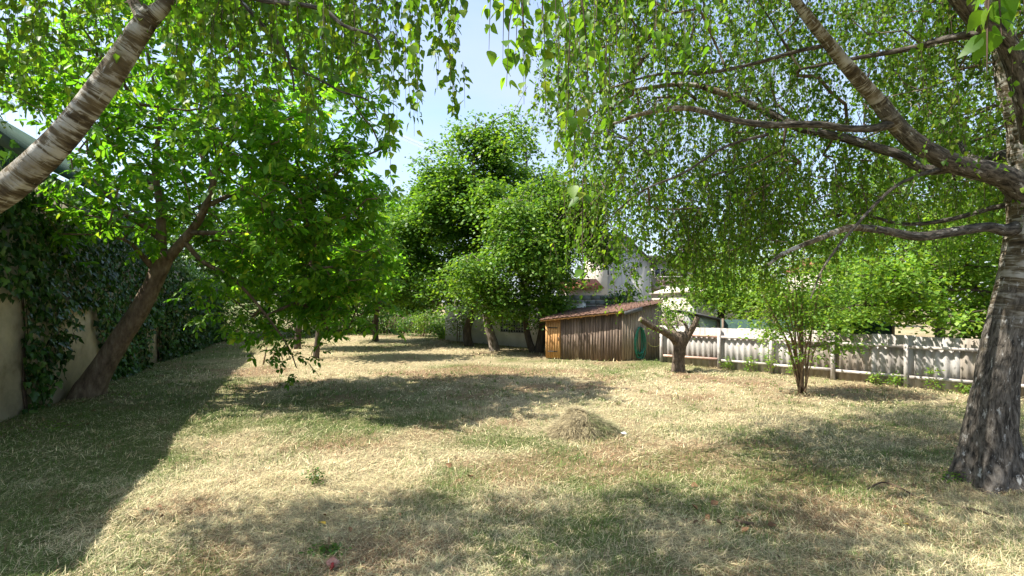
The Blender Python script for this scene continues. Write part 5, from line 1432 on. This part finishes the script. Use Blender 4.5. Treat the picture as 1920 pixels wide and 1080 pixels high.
# flats with the balcony
d = 36.0
h = empty('apartment_block', 'beige flats with a slatted balcony behind the pollarded tree', 'building', A3(XX(1262, d), d, 0))
house_box(h, XX(1216, d), XX(1340, d), d, d + 8, ZZ(486, d), M['house_cream'])
house_box(h, XX(1210, d), XX(1346, d), d - 0.5, d + 8.4, ZZ(480, d), M['slate_board'], 'roof', ZZ(486, d) + 0.01)
for (a, b, t, u) in ((1227, 1248, 503, 521), (1236, 1254, 544, 562), (1272, 1290, 503, 521), (1275, 1292, 544, 560)):
    window(h, XX(a, d), XX(b, d), ZZ(u, d), ZZ(t, d), d)
bx0, bx1, bz = XX(1221, d), XX(1300, d), ZZ(537, d)
bal = house_box(h, bx0, bx1, d - 1.2, d - 0.01, bz, M['house_cream'], 'balcony', bz - 0.2)
nb = 26
for i in range(nb):
    xa = bx0 + (bx1 - bx0) * i / nb
    V_, F_ = hexa([A3(xa, d - 1.2, bz + 0.02), A3(xa + 0.085, d - 1.2, bz + 0.02), A3(xa + 0.085, d - 1.16, bz + 0.02), A3(xa, d - 1.16, bz + 0.02)], [A3(xa, d - 1.2, bz + 0.58), A3(xa + 0.085, d - 1.2, bz + 0.58), A3(xa + 0.085, d - 1.16, bz + 0.58), A3(xa, d - 1.16, bz + 0.58)])
    part('slat', V_, [F_], M['balcony_wood'], bal, smooth=False)
V_, F_ = beam(A3(bx0, d - 1.18, bz + 0.62), A3(bx1, d - 1.18, bz + 0.62), 0.08, 0.06)
part('handrail', V_, [F_], M['house_white'], bal, smooth=False)
# long low cream house beyond the fence
d = 25.0
h = empty('low_house', 'long low cream house with shutters beyond the fence', 'house', A3(XX(1440, d), d, 0))
house_box(h, XX(1285, d), XX(1640, d), d, d + 6, ZZ(548, d), M['house_cream'])
V_, F_ = hexa([A3(XX(1278, d), d - 0.4, ZZ(548, d)), A3(XX(1648, d), d - 0.4, ZZ(548, d)), A3(XX(1648, d), d + 6.4, ZZ(548, d)), A3(XX(1278, d), d + 6.4, ZZ(548, d))], [A3(XX(1278, d), d - 0.4, ZZ(545, d)), A3(XX(1648, d), d - 0.4, ZZ(545, d)), A3(XX(1640, d), d + 3, ZZ(535, d)), A3(XX(1290, d), d + 3, ZZ(535, d))])
part('roof', V_, [F_], M['house_cream'], h, smooth=False)
for (a, b, t, u, mt) in ((1292, 1306, 577, 600, 'shutter'), (1332, 1349, 577, 600, 'shutter'), (1460, 1476, 577, 600, 'shutter'), (1538, 1556, 588, 612, 'glass_dark'), (1600, 1616, 580, 604, 'shutter')):
    window(h, XX(a, d), XX(b, d), ZZ(u, d), ZZ(t, d), d, mt)
# red roofed house
d = 42.0
h = empty('red_roof_house', 'distant house with red tiled roof and brick chimney', 'house', A3(XX(1615, d), d, 0))
house_box(h, XX(1560, d), XX(1672, d), d, d + 7, ZZ(502, d), M['house_cream'])
zA, zB = ZZ(503, d), ZZ(477, d)
xa, xb = XX(1555, d), XX(1676, d)
rows, colsn = 7, 18
rf = part('roof', *[(lambda vf: vf[0])(hexa([A3(xa, d - 0.4, zA), A3(xb, d - 0.4, zA), A3(xb, d + 7.4, zA), A3(xa, d + 7.4, zA)], [A3(xa, d + 3.2, zB - 0.05), A3(xb, d + 3.2, zB - 0.05), A3(xb, d + 3.7, zB - 0.05), A3(xa, d + 3.7, zB - 0.05)])), [BOXF]], M['roof_tile'], h, smooth=False)
for r_ in range(rows):
    t0 = r_ / rows
    za = zA + (zB - zA) * t0; ya = d - 0.4 + 3.6 * t0
    V_, F_ = beam(A3(xa, ya - 0.02, za + 0.05), A3(xb, ya - 0.02, za + 0.05), 0.5, 0.07)
    part('tile_course', V_, [F_], M['roof_tile'], rf, smooth=False)
house_box(h, XX(1597, d), XX(1611, d), d + 2.4, d + 3.2, ZZ(466, d), M['roof_tile'], 'chimney', zB - 1.0)
V_, Fs_, _ = tube(np.array([A3(XX(1604, d), d + 2.8, ZZ(466, d)), A3(XX(1604, d), d + 2.8, ZZ(461, d))]), [0.13, 0.11], 8)
part('chimney_pot', V_, Fs_, M['roof_tile'], h)
V_, F_ = hexa([A3(XX(1636, d), d + 0.4, ZZ(499, d)), A3(XX(1646, d), d + 0.4, ZZ(499, d)), A3(XX(1646, d), d + 2.6, ZZ(499, d)), A3(XX(1636, d), d + 2.6, ZZ(499, d))], [A3(XX(1636, d), d + 0.4, ZZ(484, d)), A3(XX(1646, d), d + 0.4, ZZ(484, d)), A3(XX(1646, d), d + 2.6, ZZ(481, d)), A3(XX(1636, d), d + 2.6, ZZ(481, d))])
part('dormer', V_, [F_], M['shutter'], h, smooth=False)
# small orange-roofed outbuilding
d = 28.0
h = empty('tiled_outbuilding', 'small outbuilding with orange tiled roof behind the dark tree', 'building', A3(XX(1100, d), d, 0))
house_box(h, XX(1060, d), XX(1128, d), d, d + 4, ZZ(540, d), M['house_cream'])
V_, F_ = hexa([A3(XX(1054, d), d - 0.3, ZZ(541, d)), A3(XX(1132, d), d - 0.3, ZZ(541, d)), A3(XX(1132, d), d + 4.3, ZZ(541, d)), A3(XX(1054, d), d + 4.3, ZZ(541, d))], [A3(XX(1058, d), d + 1.8, ZZ(520, d)), A3(XX(1128, d), d + 1.8, ZZ(520, d)), A3(XX(1128, d), d + 2.2, ZZ(520, d)), A3(XX(1058, d), d + 2.2, ZZ(520, d))])
part('roof', V_, [F_], M['roof_tile'], h, smooth=False)
# grey lean-to with a glazed side
d = 19.6
h = empty('lean_to', 'grey lean-to shelter with glazed side behind the fence', 'shelter', A3(XX(1318, d), d, 0))
lx0, lx1 = XX(1284, d), XX(1352, d)
V_, F_ = hexa([A3(lx0, d - 0.2, ZZ(585, d)), A3(lx1, d - 0.2, ZZ(601, d)), A3(lx1, d + 2, ZZ(601, d)), A3(lx0, d + 2, ZZ(585, d))], [A3(lx0, d - 0.2, ZZ(582, d)), A3(lx1, d - 0.2, ZZ(598, d)), A3(lx1, d + 2, ZZ(598, d)), A3(lx0, d + 2, ZZ(582, d))])
part('roof', V_, [F_], M['slate_board'], h, smooth=False)
house_box(h, lx0, XX(1306, d), d, d + 0.1, ZZ(590, d), M['block_wall'], 'wall')
for px in (1308, 1346):
    V_, F_ = beam(A3(XX(px, d), d, 0), A3(XX(px, d), d, ZZ(586 + (px - 1290) * 0.235, d)), 0.08, 0.08, (0, 1, 0))
    part('post', V_, [F_], M['flue'], h, smooth=False)
V_, F_ = hexa([A3(XX(1310, d), d, 0.3), A3(XX(1344, d), d, 0.3), A3(XX(1344, d), d + 0.01, 0.3), A3(XX(1310, d), d + 0.01, 0.3)], [A3(XX(1310, d), d, ZZ(593, d)), A3(XX(1344, d), d, ZZ(600, d)), A3(XX(1344, d), d + 0.01, ZZ(600, d)), A3(XX(1310, d), d + 0.01, ZZ(593, d))])
part('glass_pane', V_, [F_], M['pane'], h, smooth=False)
# dark green privacy screen
d = 18.6
sc = empty('privacy_screen', 'dark green privacy screen above the fence', 'screen', A3(XX(1400, d), d, 0))
V_, F_ = hexa([A3(XX(1352, d), d, 0), A3(XX(1620, d), d - 1.5, 0), A3(XX(1620, d), d - 1.46, 0), A3(XX(1352, d), d + 0.04, 0)], [A3(XX(1352, d), d, ZZ(599, d)), A3(XX(1620, d), d - 1.5, ZZ(598, d)), A3(XX(1620, d), d - 1.46, ZZ(598, d)), A3(XX(1352, d), d + 0.04, ZZ(599, d))])
part('mesh_sheet', V_, [F_], M['screen'], sc, smooth=False)
for px in (1354, 1440, 1530, 1616):
    yy = d - 1.5 * (px - 1352) / 268
    V_, F_ = beam(A3(XX(px, d), yy - 0.05, 0), A3(XX(px, d), yy - 0.05, ZZ(597, d)), 0.06, 0.06, (0, 1, 0))
    part('post', V_, [F_], M['flue'], sc, smooth=False)

# ------------------------------------------------------------------ far end: reed fence and low shrubs
rf_ = empty('reed_fence', 'dark brown reed fence across the far end of the lawn', 'fence', A3(-7, 33.5, 0))
rr = np.random.default_rng(5)
for i in range(60):
    xa = -13.5 + i * 0.19
    hh = 1.15 + rr.uniform(-0.12, 0.12)
    V_, F_ = beam(A3(xa, 33.5 + rr.normal(0, 0.03), 0), A3(xa + rr.normal(0, 0.03), 33.5, hh), 0.15, 0.05, (0, 1, 0))
    part('reed_bundle', V_, [F_], M['reed'], rf_, smooth=False)
for i, (px, py, w, hh, mt, lab) in enumerate(((835, 634, 0.9, 1.0, 'dark_leaf', 'dark low bush at the foot of the pale wall'), (850, 636, 0.5, 0.6, 'pale_leaf', 'small bright bush just left of the pale wall'), (795, 630, 1.5, 1.5, 'dark_leaf', 'dark bush in front of the reed fence'), (720, 627, 1.7, 1.6, 'dark_leaf', 'broad dark bush behind the lone fruit tree'), (640, 628, 1.6, 1.6, 'maple_leaf', 'green bush at the far end left of the fruit tree'), (560, 632, 1.6, 1.7, 'dark_leaf', 'large dark bush seen under the walnut branches'), (470, 636, 1.6, 1.9, 'dark_leaf', 'dark bush at the far left under the walnut'), (410, 640, 1.4, 2.0, 'dark_leaf', 'dark bush closing the end of the ivy wall'))):
    b = G(px, py)
    shrub('low_bush', lab, b, [((b[0], b[1], hh * 0.5), (w, w * 0.7, hh * 0.55))], 70, M[mt], size=0.14, per=32, rad=0.2, seed=500 + i, stems=5, stemr=0.02, gap=0.3, group='bushes along the far end')
for i, (px, py, top, lab) in enumerate(((860, 642, 575, 'thin sapling standing before the pale wall'), (794, 632, 590, 'thin sapling standing before the dark bushes'))):
    b = G(px, py); hh = (py - top) / FPX * b[1]
    shrub('sapling', lab, b, [((b[0], b[1], hh * 0.65), (0.6, 0.5, hh * 0.4))], 40, M['pale_leaf'], size=0.13, per=16, rad=0.2, seed=520 + i, stems=2, stemr=0.025, gap=0.3, cat='sapling', zmin=0.4, group='saplings on the lawn edge')
b = A3(5.9, 20.2, 0)
shrub('laurel_bush', 'glossy green bush between the shed and the lean-to', b, [((5.9, 20.2, 1.0), (0.6, 0.6, 1.0))], 60, M['pale_leaf'], size=0.12, per=28, rad=0.16, seed=540, stems=5, gap=0.3, stemr=0.02)
b = A3(4.6, 21.2, 0)
shrub('elder_bush', 'dark leafy bush rising above the shed roof', b, [((4.7, 21.0, 2.2), (0.8, 0.5, 0.6)), ((4.5, 21.2, 1.4), (0.7, 0.4, 0.8))], 80, M['dark_leaf'], size=0.14, per=24, rad=0.2, seed=541, stems=6, gap=0.3, stemr=0.02)
b = A3(2.6, 21.6, 0)
shrub('creeper_mass', 'dark creeper spilling over the wall behind the shed', b, [((2.4, 21.4, 1.6), (1.2, 0.4, 0.45)), ((1.6, 21.6, 1.3), (0.8, 0.4, 0.5))], 80, M['dark_leaf'], size=0.13, per=24, rad=0.2, seed=542, stems=6, gap=0.3, stemr=0.02)

# ------------------------------------------------------------------ small things on the lawn
hp = onground(G(1093, 812))
hay = empty('hay_pile', 'small heap of raked hay in the middle of the lawn', 'hay pile', hp)
n = 40
rr = np.random.default_rng(17)


def pile_h(x, y):
    r = np.sqrt((x / 0.58) ** 2 + (y / 0.50) ** 2)
    return 0.33 * np.clip(1 - np.clip((r - 0.42) / 0.58, 0, 1) ** 1.1, 0, 1) * (0.35 + 1.2 * fbm(x * 4.2 + 2, y * 4.2, 3, 3)) * (r < 1.0)


g_ = np.linspace(-0.65, 0.65, n)
X, Y = np.meshgrid(g_, g_)
Z = pile_h(X.ravel(), Y.ravel())
V = np.stack([X.ravel() + hp[0], Y.ravel() + hp[1], Z + hp[2] - 0.02], 1)
i, j = np.meshgrid(np.arange(n - 1), np.arange(n - 1), indexing='ij'); a = (i * n + j).ravel()
F = np.stack([a, a + 1, a + n + 1, a + n], 1)
keep = (Z[F] > 0.001).any(1)
part('mound', V, [F[keep]], M['soil_lawn'], hay, col=np.tile(A3(0.30, 0.245, 0.14), (len(V), 1)))
m = 15000
x = rr.normal(0, 0.42, m); y = rr.normal(0, 0.40, m)
z = pile_h(x, y)
k = (z > 0.01) | (rr.random(m) < 0.5)
x, y, z = x[k], y[k], z[k]; m = len(x)
az = np.arctan2(y, x) + rr.normal(0, 0.7, m)
grn = (x > 0.05) & (rr.random(m) < 0.5)
cc = np.where(grn[:, None], A3(0.25, 0.285, 0.12), A3(0.46, 0.39, 0.24)) * rr.uniform(0.25, 1.35, (m, 1))
v, f, cl = blades(x + hp[0], y + hp[1], z + hp[2] + rr.uniform(-0.02, 0.02, m), 0.04 + 0.24 * rr.random(m) ** 2, rr.uniform(0.0035, 0.007, m), np.where(z > 0.02, rr.uniform(1.25, 2.1, m), 1.5), az, cc, rr.uniform(-0.1, 0.5, m))
part('hay_strands', v, f, M['grass'], hay, col=cl, stuff=True)


def crumple(name, label, cat, base, rx, ry, rz, mat, seed):
    r = np.random.default_rng(seed)
    bmV = []
    for a in range(6):
        th = a / 5 * math.pi
        for b in range(9):
            ph = b / 9 * 2 * math.pi
            k = r.uniform(0.7, 1.15)
            bmV.append(base + A3(rx * math.sin(th) * math.cos(ph) * k, ry * math.sin(th) * math.sin(ph) * k, rz * (1 + math.cos(th)) * k))
    F_ = [[a * 9 + b, a * 9 + (b + 1) % 9, (a + 1) * 9 + (b + 1) % 9, (a + 1) * 9 + b] for a in range(5) for b in range(9)]
    return single(name, label, cat, np.array(bmV), [np.array(F_)], mat, base, smooth=False)


crumple('paper_scrap', 'small white paper scrap beside the hay heap', 'litter', onground(G(1170, 816), 0.015), 0.055, 0.04, 0.022, M['paper'], 1)
wb = onground(G(625, 1062), 0.01)
wr = empty('wrapper', 'crumpled pink and red wrapper on the near grass', 'litter', wb)
r = np.random.default_rng(2)
Vw = np.array([wb + A3(0.055 * math.cos(q) * (1 + 0.25 * r.normal()), 0.04 * math.sin(q), 0.045 + 0.014 * r.normal()) for q in np.linspace(0, 6.28, 9)[:-1]] + [wb + A3(0, 0, 0.07)] + [wb + A3(0.045 * math.cos(q), 0.035 * math.sin(q), 0.0) for q in np.linspace(0, 6.28, 9)[:-1]])
part('crumpled_film', Vw, [np.array([[i, (i + 1) % 8, 8] for i in range(8)]), np.array([[9 + i, 9 + (i + 1) % 8, (i + 1) % 8, i] for i in range(8)])], M['wrapper_pink'], wr, smooth=False)
Vw, Fw, _ = tube(np.array([wb + A3(0.01, -0.045, 0.05), wb + A3(0.015, -0.06, 0.03), wb + A3(0.0, -0.07, 0.005)]), [0.012, 0.016, 0.012], 6)
part('red_strip', Vw, Fw, M['wrapper_red'], wr)


def flat_leaf(name, label, cat, base, size, mat, az, group=None, seed=0):
    r = np.random.default_rng(seed)
    me = LEAFFLAT[seed % 3]
    o = bpy.data.objects.new(name, me.copy() if False else me)
    COL.objects.link(o)
    o.location = base
    o.rotation_euler = (r.normal(0, 0.35), r.normal(0, 0.35), az)
    o.scale = (size, size, size)
    o['label'] = label; o['category'] = cat
    if group:
        o['group'] = group
    return o


LEAFFLAT = [leaf_mesh('fallen_leaf', [(0.01, 0), (0.24, 0.14), (0.36, 0.36), (0.28, 0.58), (0.20, 0.70), (0.0, 1.0)], fd, dr) for fd, dr in ((0.5, 0.3), (-0.3, 0.5), (0.8, -0.3))]
for me in LEAFFLAT:
    me.materials.append(M['dead_leaf'])
rr = np.random.default_rng(29)
clumps = [('brown fallen leaf in the curled clump left of the picture middle', 'curled leaf clump', (870, 906), 5, 0.09), ('brown fallen leaf in the dark litter patch on the right foreground', 'dark litter patch', (1290, 965), 14, 0.10), ('dark fallen leaf right of the litter patch in the foreground', 'litter beside the patch', (1390, 978), 7, 0.09), ('brown fallen leaf lying in the sunlit straw at left foreground', 'leaves in left straw', (290, 960), 6, 0.07), ('brown fallen leaf scattered in the middle foreground', 'leaves in the middle foreground', (760, 960), 12, 0.06), ('brown fallen leaf at the foot of the ivy wall', 'leaves under the ivy', (160, 762), 16, 0.08), ('reddish fallen leaf at the foot of the old birch', 'leaves under the old birch', (1740, 945), 10, 0.07)]
sd = 0
for lab, grp, (px, py), k, sz in clumps:
    for q in range(k):
        spx = 150 if 'middle' in grp else (60 if k > 6 else 22)
        b = onground(G(px + rr.normal(0, spx * 0.6), min(1070, max(py + rr.normal(0, 12 if k < 8 else 22), 640))), 0.025)
        flat_leaf('fallen_leaf', lab, 'leaf', b, sz * rr.uniform(0.7, 1.2), None, rr.uniform(0, 6.28), grp, sd); sd += 1
yl = leaf_mesh('yellow_leaf', [(0.01, 0), (0.22, 0.14), (0.32, 0.36), (0.26, 0.58), (0.12, 0.8), (0.0, 1.0)], 0.35, 0.3)
yl.materials.append(M['yellow_leaf'])
for (px, py, lab) in ((610, 986, 'bright yellow fallen leaf in the left foreground shade'), (1707, 990, 'small yellow fallen leaf near the fallen stick')):
    o = bpy.data.objects.new('yellow_leaf', yl); COL.objects.link(o)
    o.location = onground(G(px, py), 0.03); o.rotation_euler = (0.3, 0.2, 1.2); o.scale = (0.10, 0.10, 0.10) if px < 800 else (0.06, 0.06, 0.06)
    o['label'] = lab; o['category'] = 'leaf'


def stick(label, pts, r0, r1, seg=6):
    p = spline([onground(q, dz) for q, dz in pts], 5)
    V_, Fs_, uv_ = tube(p, np.linspace(r0, r1, len(p)), seg, 0.15, 3)
    return single('fallen_stick', label, 'stick', V_, Fs_, M['twig'], p[0], 'sticks on the lawn', uv_)


stick('long crooked fallen stick on the grass near the old birch', [(G(1625, 922), 0.03), (G(1655, 914), 0.06), (G(1690, 925), 0.05), (G(1722, 938), 0.03), (G(1770, 945), 0.02), (G(1820, 958), 0.03), (G(1880, 973), 0.03)], 0.009, 0.013)
stick('thin pale twig lying on the sunny grass right of the hay', [(G(1445, 905), 0.02), (G(1500, 908), 0.03), (G(1560, 918), 0.02)], 0.004, 0.003)
stick('dark bark strip lying in the right foreground', [(G(1375, 978), 0.02), (G(1390, 984), 0.03), (G(1412, 986), 0.02)], 0.012, 0.02)
for (x0, x1, y0, y1, lab) in ((493, 500, 684, 650, 'left wooden stake propping the drooping walnut branch'), (505, 520, 685, 648, 'right wooden stake propping the drooping walnut branch')):
    b = G(x0, y0); t = P(x1, y1, b[1] + 0.1)
    V_, Fs_, uv_ = tube(np.array([b - A3(0, 0, 0.05), (b + t) / 2 + A3(0.01, 0, 0), t]), [0.028, 0.024, 0.02], 7, 0.1)
    single('wooden_stake', lab, 'stake', V_, Fs_, M['shrub_stem'], b, 'stakes under the walnut', uv_)
bp = P(283, 357, 10.2)
bb = crumple('hanging_ball', 'small pale round ball hanging among the walnut leaves', 'ball', bp, 0.055, 0.055, 0.055, M['ball'], 4)
# weeds by the wall and green tufts on the lawn
rr = np.random.default_rng(61)
for i, (px, py, w, h_, lab) in enumerate(((60, 815, 0.40, 0.16, 'spreading broad-leaved weed at the foot of the beige wall'), (110, 800, 0.25, 0.12, 'small weed beside the spreading weed near the wall'), (590, 905, 0.07, 0.16, 'tall grass tuft in the left foreground straw'), (615, 1035, 0.10, 0.06, 'green weed just above the pink wrapper'), (240, 745, 0.4, 0.14, 'low weed beside the foot of the walnut trunk'), (1800, 850, 0.10, 0.5, 'ivy shoot climbing the left side of the old birch trunk'), (1790, 905, 0.16, 0.14, 'weed at the foot of the old birch trunk'))):
    b = onground(G(px, py))
    if i == 5:
        b = onground(G(1806, 893))
    shrub('weed', lab, b, [((b[0], b[1], h_ * 0.5), (w, w * 0.7, h_ * 0.55))], 26, (M['ivy_leaf'] if i == 5 else M['dark_leaf'] if i in (2, 3) else M['maple_leaf']), size=0.04, per=6, rad=0.04, seed=600 + i, stems=4, stemr=0.003, gap=0.2, cat='weed', zmin=0.02, spread=0.06, flat=0.3)
# vapour trail high in the sky
d = 2500.0
ca, cb = P(560, 170, d), P(850, 300, d)
V_, Fs_, uv_ = tube(np.array([ca + (cb - ca) * t for t in np.linspace(0, 1, 12)]), np.full(12, PW(9, d)), 10)
single('vapour_trail', 'thin white vapour trail crossing the blue sky gap', 'vapour trail', V_, Fs_, M['vapour'], ca, uv=uv_)
V_, Fs_, uv_ = tube(np.array([ca + (cb - ca) * t for t in np.linspace(0, 1, 12)]), np.full(12, PW(4, d)), 8)
o = bpy.data.objects['vapour_trail']
part('vapour_core', V_, Fs_, M['vapour'], o, uv=uv_)
